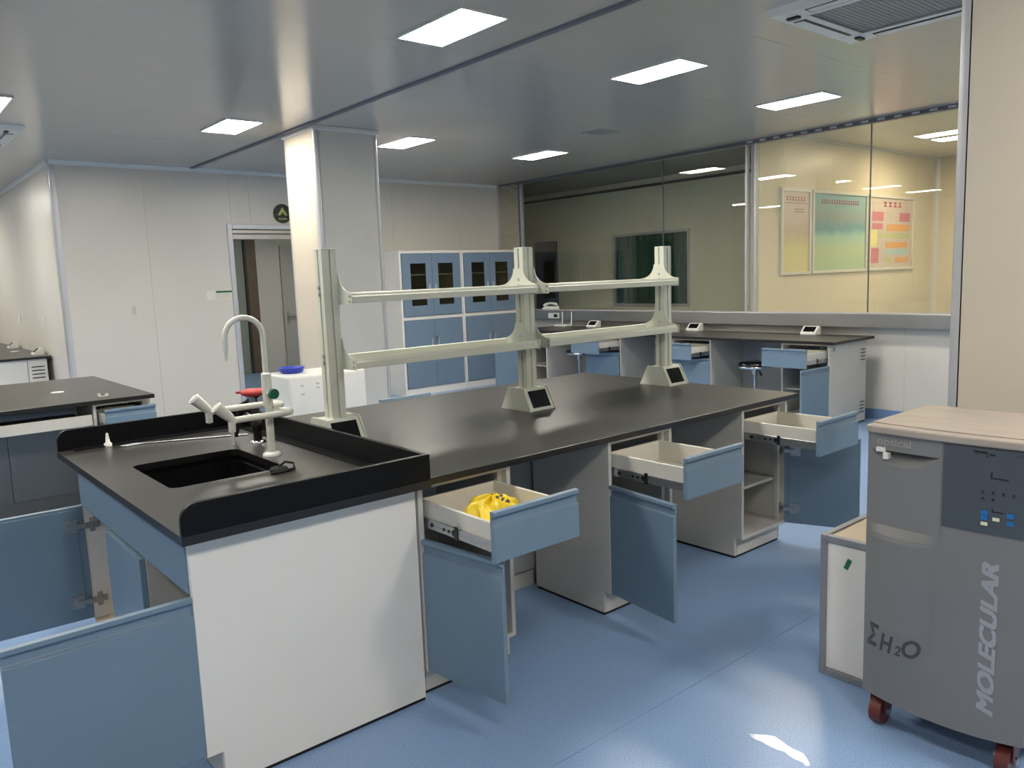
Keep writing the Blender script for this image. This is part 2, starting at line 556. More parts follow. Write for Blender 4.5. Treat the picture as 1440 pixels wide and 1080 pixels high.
# doorway frame in the back wall and the hall behind it
d = struct(MB().box(DX0 - 0.06, DX0, YB - 0.02, YB + 0.12, 0, DZ + 0.06).box(DX1, DX1 + 0.06, YB - 0.02, YB + 0.12, 0, DZ + 0.06)
           .box(DX0, DX1, YB - 0.02, YB + 0.12, DZ, DZ + 0.06).build('door_1', 'alu', bevel=0.006))
MB().box(DX0, DX1, YB + 0.03, YB + 0.09, DZ - 0.12, DZ).build('door_header', 'sill_steel', d, bevel=0.004)
MB().box(DX0, DX1, YB + 0.015, YB + 0.03, DZ - 0.06, DZ - 0.045).build('header_rail', 'seam', d)
HY = 13.9
h = struct(MB().box(2.6, 8.2, YB + 0.1, HY, -0.08, 0).build('floor_hall', 'floor'))
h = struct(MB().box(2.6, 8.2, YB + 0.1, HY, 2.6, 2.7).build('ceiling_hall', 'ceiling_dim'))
h = struct(MB().box(2.6, 8.2, HY, HY + 0.1, 0, 2.6).box(2.5, 2.6, YB + 0.1, HY, 0, 2.6).box(8.2, 8.3, YB + 0.1, HY, 0, 2.6).build('wall_hall', 'wall_dim'))
panels_y(h, HY - 0.012, [2.6, 3.9, 5.2, 5.53], 0, 2.6, 'door_green')
panels_y(h, HY - 0.012, [5.75, 6.18], 0, 2.6, 'wall')
panels_y(h, HY - 0.012, [7.2, 8.2], 0, 2.6, 'wall')
MB().box(5.57, 5.75, HY - 0.04, HY, 0, 2.5).build('door_casing', 'door_brown', h)
MB().box(5.53, 5.57, HY - 0.05, HY, 0, 2.5).build('door_casing', 'door_dark', h)
hd = struct(MB().box(6.2, 7.12, HY - 0.05, HY - 0.012, 0, 2.28).build('door_2', 'door_grey', bevel=0.004))
MB().cyl((6.28, HY - 0.05, 0.98), (6.28, HY - 0.10, 0.98), 0.018).tube([(6.28, HY - 0.1, 0.98), (6.42, HY - 0.1, 0.98)], 0.012).box(6.255, 6.305, HY - 0.06, HY - 0.05, 0.84, 1.06).build('door_handle', 'zinc', hd)

# dim room behind the left part of the glass
DRX = 9.62
q = struct(MB().box(XG + 0.1, DRX, 5.2, 11.6, -0.08, 0).build('floor_annex', 'floor'))
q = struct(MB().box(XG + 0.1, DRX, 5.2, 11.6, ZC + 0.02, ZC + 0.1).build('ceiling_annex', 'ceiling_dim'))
q = struct(MB().box(DRX + 0.012, DRX + 0.1, 5.2, 7.3, 0, ZC + 0.1).box(DRX + 0.012, DRX + 0.1, 8.82, 11.6, 0, ZC + 0.1).box(DRX + 0.012, DRX + 0.1, 7.3, 8.82, 0, 1.02)
           .box(DRX + 0.012, DRX + 0.1, 7.3, 8.82, 2.16, ZC + 0.1).box(XG + 0.1, DRX + 0.1, 11.6, 11.7, 0, ZC + 0.1).box(XG, XG + 0.1, YB + 0.11, 11.6, 0, ZC + 0.1).build('wall_annex', 'wall_dim'))
panels_x(q, DRX, [5.2, 6.2, 7.3], 0, ZC - 0.1, 'wall_dim')
panels_x(q, DRX, [7.3, 8.82], 0, 1.02, 'wall_dim')
panels_x(q, DRX, [7.3, 8.82], 2.16, ZC - 0.1, 'wall_dim')
panels_x(q, DRX, [8.82, 10.05], 0, ZC - 0.1, 'wall_dim')
MB().box(DRX - 0.01, DRX + 0.012, 5.2, 11.6, ZC - 0.1, ZC - 0.06).build('wall_strip', 'door_dark', q)
w3 = struct(MB().box(DRX - 0.02, DRX + 0.05, 7.3, 7.34, 1.02, 2.16).box(DRX - 0.02, DRX + 0.05, 8.78, 8.82, 1.02, 2.16).box(DRX - 0.02, DRX + 0.05, 7.34, 8.78, 1.02, 1.06)
            .box(DRX - 0.02, DRX + 0.05, 7.34, 8.78, 2.12, 2.16).build('window_2', 'alu', bevel=0.003))
MB().box(DRX + 0.01, DRX + 0.016, 7.34, 8.78, 1.06, 2.12).build('glass_pane', 'pane_dark', w3)
b = MB()
nf = 90
cv = []
for i in range(nf + 1):
    y = 7.35 + 1.42 * i / nf
    x = DRX + 0.055 + 0.018 * math.sin(i * 0.95) + 0.006 * math.sin(i * 0.37)
    cv += [(x, y, 1.03), (x, y, 2.14)]
b.add(cv, [(2 * i, 2 * i + 2, 2 * i + 3, 2 * i + 1) for i in range(nf)], True)
cu = tag(b.build('curtain', 'curtain'), 'dark green pleated curtain behind the framed window of the dim room', 'curtain')
cu.modifiers.new('thick', 'SOLIDIFY').thickness = 0.004
MB().box(DRX + 0.09, DRX + 0.1, 7.3, 8.82, 1.0, 2.2).build('back_board', 'door_dark', q)
struct(MB().box(DRX - 0.03, DRX, 10.12, 10.68, 0, 2.14).build('door_3', 'door_dark', bevel=0.004))

# warm office behind the right part of the glass
OX, OZ = 12.58, 3.06
q = struct(MB().box(XG + 0.1, OX, -0.5, 5.08, -0.08, 0).build('floor_office', 'floor'))
q = struct(MB().box(XG + 0.1, OX, -0.5, 5.08, OZ, OZ + 0.1).build('ceiling_office', 'wall_warm'))
q = struct(MB().box(XG + 0.1, OX + 0.1, 5.092, 5.188, 0, OZ + 0.1).box(OX, OX + 0.1, -0.5, 5.092, 0, OZ + 0.1).box(XG + 0.1, OX + 0.1, -0.6, -0.5, 0, OZ + 0.1)
           .box(XG + 0.06, XG + 0.1, -0.6, 5.1, ZC, OZ + 0.1).build('wall_office', 'wall_warm'))
panels_y(q, 5.08, [XG + 0.1, 8.47, 9.55, 10.75, 11.9, OX], 0, OZ, 'wall_warm')
MB().prism([(OX, 5.08), (OX - 0.06, 5.08), (OX - 0.02, 5.06), (OX, 5.02)], 'z', 0, OZ).build('corner_strip', 'alu_white', q)
MB().box(XG + 0.1, OX, 5.05, 5.08, OZ - 0.04, OZ).build('cornice', 'alu_white', q)

# ------------------------------------------------------------ ceiling lights
def led_panel(loc, label, group, m='led', sx=0.30, sy=0.60):
    t = thing('ceiling_light', label, 'light', loc, 0, group)
    a, b_ = sx / 2, sy / 2
    MB().box(-a - 0.012, a + 0.012, -b_ - 0.012, -b_, -0.012, 0).box(-a - 0.012, a + 0.012, b_, b_ + 0.012, -0.012, 0).box(-a - 0.012, -a, -b_, b_, -0.012, 0).box(a, a + 0.012, -b_, b_, -0.012, 0).build('frame', 'alu_white', t)
    MB().box(-a, a, -b_, b_, -0.010, -0.002).build('diffuser', m, t)
    return t
for ix, x in enumerate((-0.85, 0.93, 2.755, 4.535, 6.36)):
    for y in (-0.2, 3.70, 6.94):
        vis = {(2, 3.70): 'white LED panel in the ceiling above the black sink', (3, 3.70): 'white LED panel in the ceiling above the far end of the long island bench',
               (4, 3.70): 'white LED panel in the ceiling above the corner of the window bench', (2, 6.94): 'white LED panel in the ceiling on the doorway side of the pillar',
               (3, 6.94): 'white LED panel in the ceiling on the cabinet side of the pillar', (4, 6.94): 'white LED panel in the ceiling beside the round-cornered grey vent',
               (1, 6.94): 'white LED panel in the ceiling above the short island bench'}
        vis[(4, 6.94)] = 'white LED panel in the ceiling before the steel clad wall corner'
        led_panel((x, y, ZC), vis.get((ix, y), 'white LED panel in the ceiling over the open part of the lab'), 'LED panels in the lab ceiling')
for x in (-0.85, 0.6):
    for y in (10.3, 13.4):
        led_panel((x, y, ZC), 'white LED panel in the ceiling of the alcove', 'LED panels in the alcove ceiling')
led_panel((6.0, 11.8, 2.6), 'white LED panel in the hall ceiling behind the doorway', 'LED panel of the hall', sx=0.3, sy=0.6)
led_panel((10.75, 4.05, OZ), 'warm LED panel in the office ceiling behind the glass', 'LED panels in the office', 'led_warm')
led_panel((10.75, 1.6, OZ), 'warm LED panel in the office ceiling far from the posters', 'LED panels in the office', 'led_warm')
led_panel((8.9, 2.6, OZ), 'warm LED panel in the office ceiling close to the glass', 'LED panels in the office', 'led_warm')

def cassette(loc, label):
    t = thing('ceiling_air_conditioner', label, 'air conditioner', loc)
    s_, i_, z = 0.475, 0.31, -0.035
    b = MB()
    o_ = [(-s_, -s_), (s_, -s_), (s_, s_), (-s_, s_)]
    k_ = [(-s_ + .03, -s_ + .03), (s_ - .03, -s_ + .03), (s_ - .03, s_ - .03), (-s_ + .03, s_ - .03)]
    n_ = [(-i_, -i_), (i_, -i_), (i_, i_), (-i_, i_)]
    v = [(x, y, 0) for x, y in o_] + [(x, y, z) for x, y in k_] + [(x, y, z) for x, y in n_] + [(x, y, -0.005) for x, y in n_]
    fc = []
    for r in range(3):
        for i in range(4):
            fc.append((4 * r + i, 4 * r + (i + 1) % 4, 4 * r + 4 + (i + 1) % 4, 4 * r + 4 + i))
    b.add(v, [tuple(reversed(q_)) for q_ in fc])
    b.build('face_panel', 'alu_white', t)
    g = MB().box(-i_ + .01, i_ - .01, -i_ + .01, i_ - .01, -0.02, -0.012).build('grille', 'vent_grey', t)
    for k in range(22):
        y = -i_ + 0.02 + k * (2 * i_ - 0.04) / 21
        MB().box(-i_ + .02, i_ - .02, y - 0.010, y + 0.010, -0.0225, -0.02).build('slat', 'vent_grey', g)
    gf = MB()
    for a0, a1, c0, c1 in ((-i_, i_, -i_, -i_ + .012), (-i_, i_, i_ - .012, i_), (-i_, -i_ + .012, -i_, i_), (i_ - .012, i_, -i_, i_)):
        gf.box(a0, a1, c0, c1, -0.036, -0.03)
    gf.build('grille_frame', 'alu_white', t)
    for k in range(4):
        p = MB().box(-0.26, 0.26, 0.345, 0.415, z - 0.003, z + 0.003).build('louver_slot', 'black_plastic', t, rz=k * PI / 2)
        MB().hexa([(-0.25, 0.36, z - 0.006), (0.25, 0.36, z - 0.006), (0.25, 0.413, z - 0.004), (-0.25, 0.413, z - 0.004)],
                  [(-0.25, 0.36, z - 0.004), (0.25, 0.36, z - 0.004), (0.25, 0.413, z - 0.002), (-0.25, 0.413, z - 0.002)]).build('flap', 'alu_white', p)
    for k in range(4):
        a = k * PI / 2
        MB().box(0.33, 0.40, 0.33, 0.36, z - 0.012, z).build('corner_clip', 'black_plastic', t, rz=a)
    return t
cassette((4.505, 2.085, ZC), 'square white cassette air conditioner in the ceiling beside the near pillar')
cassette((0.86, 8.20, ZC), 'square white cassette air conditioner in the ceiling before the alcove')
t = thing('ceiling_vent', 'small square grey vent in the ceiling before the glass wall', 'vent', (5.92, 5.56, ZC))
MB().box(-0.13, 0.13, -0.13, 0.13, -0.008, 0).build('frame', 'vent_grey', t, bevel=0.003)
for k in range(7):
    MB().box(-0.1, 0.1, -0.096 + k * 0.029, -0.078 + k * 0.029, -0.013, -0.008).build('slat', 'vent_grey', t)

# ------------------------------------------------------------ cabinets
def front_mesh(w, h, mirror=False, grip=True):
    """sheet steel front with a folded grip along its top; spans x 0..w (or -w..0), outer face at y=-0.02"""
    p = [(0, 0), (-0.02, 0), (-0.02, h - 0.052), (-0.010, h - 0.047), (-0.009, h - 0.022), (-0.024, h - 0.014), (-0.024, h), (0, h)]
    if not grip:
        p = [(0, 0), (-0.02, 0), (-0.02, h), (0, h)]
    return MB().prism(p, 'x', -w if mirror else 0, 0 if mirror else w)

def hinge(parent, x, z, sgn):
    """cup and arm on the inside of a door; sgn points from the hinge edge into the door"""
    b = MB().box(min(x + sgn * 0.03, x + sgn * 0.085), max(x + sgn * 0.03, x + sgn * 0.085), 0.002, 0.008, z - 0.028, z + 0.028)
    b.box(min(x, x + sgn * 0.06), max(x, x + sgn * 0.06), 0.008, 0.024, z - 0.009, z + 0.009)
    b.cyl((x + sgn * 0.055, 0.002, z), (x + sgn * 0.055, 0.014, z), 0.016, n=14)
    return b.build('hinge', 'zinc', parent)

def add_door(root, hx, side, w, z0, z1, ang, y=0.0, grip=True):
    """door part of a cabinet. side 'L' or 'R' = hinge side, ang = opening in degrees"""
    h = z1 - z0
    s = 1 if side == 'L' else -1
    d = front_mesh(w, h, mirror=(s < 0), grip=grip).build('door', 'blue', root, bevel=0.0012, loc=(hx, y, z0), rz=math.radians(-ang * s), segs=1)
    a, b = sorted((s * 0.028, s * (w - 0.012)))
    MB().box(a, b, 0.0, 0.0025, 0.012, h - 0.012).build('door_liner', 'blue', d, bevel=0.0008, segs=1)
    hinge(d, 0, 0.085, s)
    hinge(d, 0, h - 0.085, s)
    return d

def add_plate(root, x, y, z):
    """hinge mounting plate on a cabinet side"""
    return MB().box(x - 0.006, x + 0.006, y + 0.005, y + 0.06, z - 0.012, z + 0.012).box(x - 0.004, x + 0.004, y + 0.02, y + 0.04, z - 0.03, z + 0.03).build('hinge_plate', 'zinc', root)

def add_drawer(root, x0, x1, z0, z1, out, depth=0.44):
    """drawer part: white steel box; blue front and slides are its sub-parts"""
    w, t = x1 - x0, 0.014
    bz0, bz1 = z0 + 0.028, z1 - 0.045
    ix0, ix1 = x0 + 0.014, x1 - 0.014
    b = MB()
    b.box(ix0, ix1, 0.0, depth, bz0, bz0 + 0.008)
    b.box(ix0, ix0 + t, 0.0, depth, bz0 + 0.008, bz1)
    b.box(ix1 - t, ix1, 0.0, depth, bz0 + 0.008, bz1)
    b.box(ix0 + t, ix1 - t, depth - t, depth, bz0 + 0.008, bz1)
    b.box(ix0 + t, ix1 - t, 0.0, t, bz0 + 0.008, bz1)
    d = b.build('drawer', 'drawer_white', root, bevel=0.002, loc=(0, -out, 0), segs=1)
    front_mesh(w, z1 - z0).build('drawer_front', 'blue', d, bevel=0.0012, loc=(x0, 0, z0), segs=1)
    for xx, sg in ((ix0, -1), (ix1, 1)):
        a, c_ = sorted((xx, xx + sg * 0.009))
        s = MB().box(a, c_, 0.004, depth, bz0 + 0.004, bz0 + 0.040)
        s.build('slide', 'zinc', d, bevel=0.001, segs=1)
        k = MB()
        for yy, rr in ((out * 0.55, 0.012), (out * 0.55 + 0.03, 0.006), (out * 0.55 + 0.06, 0.006), (out * 0.9, 0.008)):
            k.cyl((xx + sg * 0.009, yy, bz0 + 0.022), (xx + sg * 0.012, yy, bz0 + 0.022), rr, n=10)
        k.box(*sorted((xx + sg * 0.009, xx + sg * 0.013)), out * 0.5 - 0.004, out * 0.5 + 0.012, bz0 + 0.0, bz0 + 0.048)
        k.box(*sorted((xx + sg * 0.0085, xx + sg * 0.0095)), out * 0.5, out * 0.9 + 0.01, bz0 + 0.0215, bz0 + 0.0225)
        k.build('slide_latch', 'black_plastic', d)
    return d

def drawer_cabinet(label, loc, rz, w, dep, drawer_out=0.0, hinge_side='L', door_ang=0.0, group=None, louvre=False):
    """pedestal unit: carcass, toe kick, shelf, one drawer over one door. local front faces -Y"""
    t = thing('drawer_cabinet', label, 'cabinet', loc, rz, group)
    H, zb = 0.822, 0.112
    p = 0.02
    side = [(0.0, zb), (0.045, zb), (0.045, 0.014), (dep, 0.014), (dep, H), (0.0, H)]
    MB().prism(side, 'x', 0, p).build('side_panel', 'carcass', t, bevel=0.0015, segs=1)
    MB().prism(side, 'x', w - p, w).build('side_panel', 'carcass', t, bevel=0.0015, segs=1)
    MB().box(p, w - p, 0.0, dep - 0.01, zb, zb + 0.018).build('bottom_panel', 'carcass', t)
    MB().box(p, w - p, dep - 0.012, dep, zb, H).build('back_panel', 'carcass', t)
    MB().box(p, w - p, 0.0, 0.03, H - 0.016, H).build('top_rail', 'carcass', t)
    MB().box(w - p - 0.022, w - p, 0.03, 0.055, zb + 0.018, H - 0.016).build('inner_stile', 'carcass', t)
    MB().box(p, w - p, 0.045, 0.060, 0.014, zb).build('toe_kick', 'carcass', t)
    MB().box(0.006, w - 0.006, 0.05, dep - 0.004, 0.0, 0.014).build('base_strip', 'rubber', t)
    MB().box(p, w - p - 0.0, 0.06, dep - 0.012, 0.36, 0.376).build('shelf', 'carcass', t)
    add_drawer(t, p + 0.004, w - p - 0.004, 0.630, 0.803, drawer_out)
    hx = p + 0.003 if hinge_side == 'L' else w - p - 0.003
    add_door(t, hx, hinge_side, w - 2 * p - 0.006, zb + 0.006, 0.622, door_ang)
    sx = p + 0.006 if hinge_side == 'L' else w - p - 0.006
    for z in (zb + 0.09, 0.622 - 0.085):
        add_plate(t, sx, 0.0, z)
    if louvre:
        for zz in (0.62, 0.10):
            for k in range(4):
                MB().box(w, w + 0.003, dep - 0.115, dep - 0.03, zz + 0.034 * k, zz + 0.010 + 0.034 * k).build('louvre_slot', 'black_plastic', t)
        MB().box(w, w + 0.003, 0.05, 0.095, 0.75, 0.80).build('cable_clip', 'alu', t)
        for k in range(4):
            MB().box(w + 0.003, w + 0.005, 0.055 + 0.02 * (k % 2), 0.067 + 0.02 * (k % 2), 0.757 + 0.02 * (k // 2), 0.769 + 0.02 * (k // 2)).build('clip_hole', 'black_plastic', t)
    return t

# long island: three near cabinets, one far cabinet
YF = 2.352
drawer_cabinet('grey drawer cabinet next to the sink unit, drawer pulled out holding a yellow bag', (1.507, YF, 0), 0, 0.436, 0.51, 0.385, 'L', 82, 'cabinets under the long island')
drawer_cabinet('grey drawer cabinet in the middle of the long island, drawer and door open', (2.508, YF, 0), 0, 0.442, 0.51, 0.39, 'L', 97, 'cabinets under the long island')
drawer_cabinet('grey drawer cabinet at the end of the long island, open door showing its inner side', (3.530, YF, 0), 0, 0.437, 0.51, 0.40, 'R', 112, 'cabinets under the long island')
drawer_cabinet('grey cabinet on the rear side of the long island, blue drawer pulled out', (2.99, 3.995, 0), PI, 0.44, 0.51, 0.40, 'L', 0, 'cabinets under the long island')

# central service duct with access panels
t = thing('service_duct', 'grey service duct with access panels under the long island worktop', 'duct', (1.507, 2.885, 0))
MB().box(0, 2.46, 0.012, 0.578, 0.10, 0.815).build('duct_body', 'carcass_dark', t)  # cabinet grey, darkened here: kneehole shadow put into duct and panel colour
MB().box(0, 2.46, 0.03, 0.56, 0.0, 0.10).build('plinth', 'carcass', t)
for a, b in ((0.0, 0.66), (0.664, 1.25), (1.254, 1.84), (1.844, 2.46)):
    MB().box(a + 0.002, b - 0.002, 0.0, 0.012, 0.10, 0.80).build('access_panel', 'carcass_dark', t, bevel=0.002)
    MB().box(a + 0.002, b - 0.002, 0.578, 0.59, 0.10, 0.80).build('access_panel', 'carcass_dark', t, bevel=0.002)

def slab(name, label, x0, x1, y0, y1, r=0.003, zt=ZT, th=0.028):
    b = MB().box(x0, x1, y0, y1, zt - th, zt)
    b.mi = [1, 0, 1, 1, 1, 1]
    o = b.build(name, ['phenolic', 'slab_edge'], bevel=r)
    return tag(o, label, 'worktop')
slab('worktop', 'long matt black worktop of the central island carrying the reagent rack', 1.535, 4.05, 2.327, 4.022)

# ------------------------------------------------------------ sink unit (faces -X)
SX0, SY0 = 0.70, 3.80
t = thing('sink_cabinet', 'blue and white sink cabinet with three doors at the end of the island', 'cabinet', (SX0, SY0, 0), -PI / 2)
W, D, H = 1.44, 0.80, 0.822
zb, p, FZ = 0.125, 0.02, 0.645
side = [(0.0, zb), (0.05, zb), (0.05, 0.014), (D, 0.014), (D, H), (0.0, H)]
MB().prism(side, 'x', 0, p).build('side_panel', 'panel_white', t, bevel=0.0015)
MB().prism(side, 'x', W - p, W).build('side_panel', 'panel_white', t, bevel=0.0015)
MB().box(p, W - p, 0, D - 0.02, zb - 0.012, zb).build('bottom_panel', 'box_inside', t)
MB().box(p, W - p, D - 0.018, D, zb, H).build('back_panel', 'carcass_dark', t)
MB().box(p, W - p, 0.05, 0.066, 0.014, zb - 0.012).build('toe_kick', 'carcass', t)
MB().box(0.006, W - 0.006, 0.055, D, 0, 0.014).build('base_strip', 'rubber', t)
MB().box(p, W - p, -0.004, 0.016, FZ, H - 0.002).build('fascia', 'blue', t, bevel=0.002)
for x in (0.48, 0.96):
    MB().box(x - 0.009, x + 0.009, 0.0, 0.40, zb, FZ).build('partition', 'carcass', t)
dw = 0.462
add_door(t, p + 0.004, 'L', dw, zb + 0.006, FZ - 0.004, 93)
add_door(t, 0.955, 'R', dw, zb + 0.006, FZ - 0.004, 0, grip=False)
add_door(t, W - p - 0.002, 'R', 0.492, zb + 0.006, FZ - 0.004, 90)
for x, zs in ((p + 0.006, (0.21, 0.55)), (W - p - 0.006, (0.21, 0.55))):
    for z in zs:
        add_plate(t, x, 0.0, z)

# sink top with raised rims
t = thing('sink_worktop', 'black resin sink top with raised rims and a recessed rectangular basin', 'sink', (0, 0, 0))
tx0, tx1, ty0, ty1 = 0.668, 1.533, 2.300, 4.022
hole = rrect(0.825, 1.262, 2.905, 3.425, 0.035)
bm = bmesh.new()
ov = [bm.verts.new((x, y, ZT)) for x, y in ((tx0, ty0), (tx1, ty0), (tx1, ty1), (tx0, ty1))]
hv = [bm.verts.new((x, y, ZT)) for x, y in hole]
ed = [bm.edges.new((ov[i], ov[(i + 1) % 4])) for i in range(4)] + [bm.edges.new((hv[i], hv[(i + 1) % len(hv)])) for i in range(len(hv))]
bmesh.ops.triangle_fill(bm, use_beauty=True, use_dissolve=False, edges=ed)
bmesh.ops.recalc_face_normals(bm, faces=bm.faces)
if bm.faces[0].normal.z < 0 if bm.faces.ensure_lookup_table() is None else False:
    bmesh.ops.reverse_faces(bm, faces=bm.faces)
ex = bmesh.ops.extrude_face_region(bm, geom=list(bm.faces))
for v in [g for g in ex['geom'] if isinstance(g, bmesh.types.BMVert)]:
    v.co.z -= 0.028
bmesh.ops.recalc_face_normals(bm, faces=bm.faces)
me = bpy.data.meshes.new('top_slab')
bm.to_mesh(me)
bm.free()
me.materials.append(MATS['phenolic'])
me.materials.append(MATS['slab_edge'])
for q_ in me.polygons:
    q_.material_index = 0 if q_.normal.z > 0.5 else 1
o = bpy.data.objects.new('top_slab', me)
COL.objects.link(o)
o.parent = t
# basin walls
b = MB()
n = len(hole)
cx, cy = 1.0435, 3.165
ring = lambda s, z: [(cx + (x - cx) * s, cy + (y - cy) * s, z) for x, y in hole]
lv = [ring(1.03, ZT - 0.03), ring(1.03, ZT - 0.05), ring(0.985, ZT - 0.052), ring(0.93, ZT - 0.27), ring(0.05, ZT - 0.285)]
b.add(sum(lv, []), [(i * n + k, i * n + (k + 1) % n, (i + 1) * n + (k + 1) % n, (i + 1) * n + k) for i in range(len(lv) - 1) for k in range(n)], False)
bs = b.build('basin', 'basin', t)
bs.modifiers.new('thick', 'SOLIDIFY').thickness = 0.006
MB().lathe([(0.045, 0), (0.045, 0.004), (0.03, 0.005)], (cx, cy, ZT - 0.284)).build('drain', 'black_plastic', t)
RZ = 0.945
def rim_poly(a0, a1, r=0.05):
    return [(a0, ZT), (a1, ZT), (a1, RZ)] + [(a0 + r - r * math.sin(q_), RZ - r + r * math.cos(q_)) for q_ in [PI / 2 * i / 6 for i in range(7)]]
MB().prism(rim_poly(tx0 + 0.002, tx1), 'y', ty0, ty0 + 0.02).build('rim', 'basin', t, bevel=0.003)
MB().prism(rim_poly(tx0 + 0.002, tx1), 'y', ty1 - 0.02, ty1).build('rim', 'basin', t, bevel=0.003)
MB().box(tx1 - 0.02, tx1, ty0 + 0.02, ty1 - 0.02, ZT, RZ).build('rim', 'basin', t, bevel=0.003)
MB().box(tx0 + 0.06, tx1 - 0.02, ty1 - 0.07, ty1 - 0.02, ZT, ZT + 0.006).build('rim_step', 'basin', t, bevel=0.002)
MB().box(tx1 - 0.07, tx1 - 0.02, ty0 + 0.02, ty1 - 0.07, ZT, ZT + 0.006).build('rim_step', 'basin', t, bevel=0.002)

# laboratory tap
t = thing('lab_tap', 'white three-way laboratory tap with gooseneck and green knob on the sink top', 'tap', (1.314, 3.16, ZT))
MB().lathe([(0.038, 0), (0.038, 0.008), (0.03, 0.014), (0.024, 0.016)]).build('flange', 'tap_white', t)
MB().cyl((0, 0, 0.012), (0, 0, 0.30), 0.0165).build('column', 'tap_white', t)
MB().cyl((0, 0, 0.21), (0, 0, 0.345), 0.0205).cyl((0, 0, 0.345), (0, 0, 0.352), 0.0205, 0.013).build('valve_body', 'tap_white', t)
gp = [(0, 0, 0.34), (0, 0, 0.42), (0, 0, 0.505)] + [(-0.079 + 0.079 * math.cos(a), 0, 0.505 + 0.079 * math.sin(a)) for a in [PI * i / 16 for i in range(1, 17)]] + [(-0.158, 0, 0.475)]
MB().tube(gp, 0.0115).build('gooseneck', 'tap_white', t)
MB().cyl((-0.158, 0, 0.476), (-0.158, 0, 0.455), 0.0125, 0.011).cyl((-0.158, 0, 0.455), (-0.158, 0, 0.415), 0.008, 0.0045).build('nozzle', 'white_plastic', t)
k = MB().cyl((0, -0.015, 0.265), (0.004, -0.045, 0.265), 0.011).build('knob_stem', 'tap_white', t)
MB().cyl((0.004, -0.045, 0.265), (0.006, -0.060, 0.265), 0.022, 0.021).build('knob_cap', 'green_plastic', k)
for sy, z, vx in ((-0.085, 0.185, -0.19), (0.095, 0.205, -0.215)):
    s = 1 if sy > 0 else -1
    ap = [(0.015, 0, z)] + [(0.06 * math.sin(a) + 0.012, s * (abs(sy) / 2 - abs(sy) / 2 * math.cos(a)), z) for a in [PI * i / 10 for i in range(1, 11)]] + [(-0.05, sy, z), (vx, sy, z)]
    arm = MB().tube(ap, 0.0135).build('side_arm', 'tap_white', t)
    MB().tube([(vx + 0.01, sy, z - 0.01), (vx - 0.01, sy, z + 0.02)], 0.017).tube([(vx - 0.005, sy, z + 0.012), (vx - 0.055, sy, z + 0.062)], [0.019, 0.0245]).build('side_knob', 'tap_white', arm)
    MB().cyl((vx - 0.055, sy, z + 0.062), (vx - 0.0575, sy, z + 0.0645), 0.017).build('knob_cap', 'zinc' if sy > 0 else 'rack', arm)
    MB().cyl((vx, sy, z), (vx, sy, z - 0.045), 0.015, 0.014).cyl((vx, sy, z - 0.045), (vx, sy, z - (0.10 if sy < 0 else 0.05)), 0.0075, 0.004).build('spout', 'tap_white', arm)

# bench eyewash
t = thing('eyewash', 'bench eyewash with red cap and black hose behind the white tap', 'eyewash', (1.384, 3.476, ZT))
MB().lathe([(0.036, 0), (0.036, 0.006), (0.024, 0.012)]).build('flange', 'chrome', t)
MB().lathe([(0.019, 0.01), (0.019, 0.05), (0.026, 0.055), (0.026, 0.10), (0.018, 0.11), (0.018, 0.165)]).build('holder', 'black_plastic', t)
MB().tube([(0, 0, 0.1), (-0.03, 0.03, 0.13), (-0.06, 0.06, 0.10), (-0.075, 0.07, 0.03)], 0.011).build('hose', 'black_plastic', t)
MB().tube([(-0.02, 0.02, 0.195), (-0.05, 0.06, 0.17), (-0.055, 0.08, 0.11)], 0.009).build('lever', 'black_plastic', t)
MB().lathe([(0.014, 0.16), (0.014, 0.205), (0.03, 0.215), (0.05, 0.222)]).build('spray_head', 'chrome', t)
MB().lathe([(0.046, 0.218), (0.058, 0.226), (0.058, 0.238), (0.05, 0.245), (0.02, 0.248)]).box(-0.066, -0.035, 0.03, 0.05, 0.229, 0.239).build('dust_cap', 'red_plastic', t)

# small things on the sink top
o = MB().lathe([(0.017, 0), (0.017, 0.014), (0.010, 0.018), (0.006, 0.055), (0.004, 0.062)]).build('nozzle_tip', 'white_plastic', None, loc=(0.868, 3.962, ZT))
tag(o, 'small white conical nozzle tip standing by the rim of the sink top', 'nozzle')
rp = [(0.905, 3.885), (0.93, 3.90), (0.96, 3.896), (1.02, 3.87), (1.2, 3.79), (1.42, 3.69)]
o = MB().tube([(x, y, ZT + 0.004) for x, y in rp], 0.0035, n=8).tube([(0.905, 3.885, ZT + 0.004), (0.93, 3.875, ZT + 0.004), (0.98, 3.872, ZT + 0.004)], 0.003, n=8).build('glass_rod', 'zinc')
tag(o, 'thin pale rod with a looped end lying behind the basin', 'rod')
t = thing('sink_plug', 'black rubber plug with loop lying beside the basin', 'plug', (1.215, 2.868, ZT))
MB().lathe([(0.034, 0), (0.036, 0.006), (0.03, 0.014), (0.012, 0.016)]).build('stopper', 'rubber', t)
MB().tube([(0.0, 0, 0.015), (0.03, 0.01, 0.028), (0.06, 0.0, 0.02), (0.05, -0.03, 0.006), (0.0, -0.045, 0.005), (-0.05, -0.04, 0.005)], 0.005, n=8).build('loop', 'rubber', t)

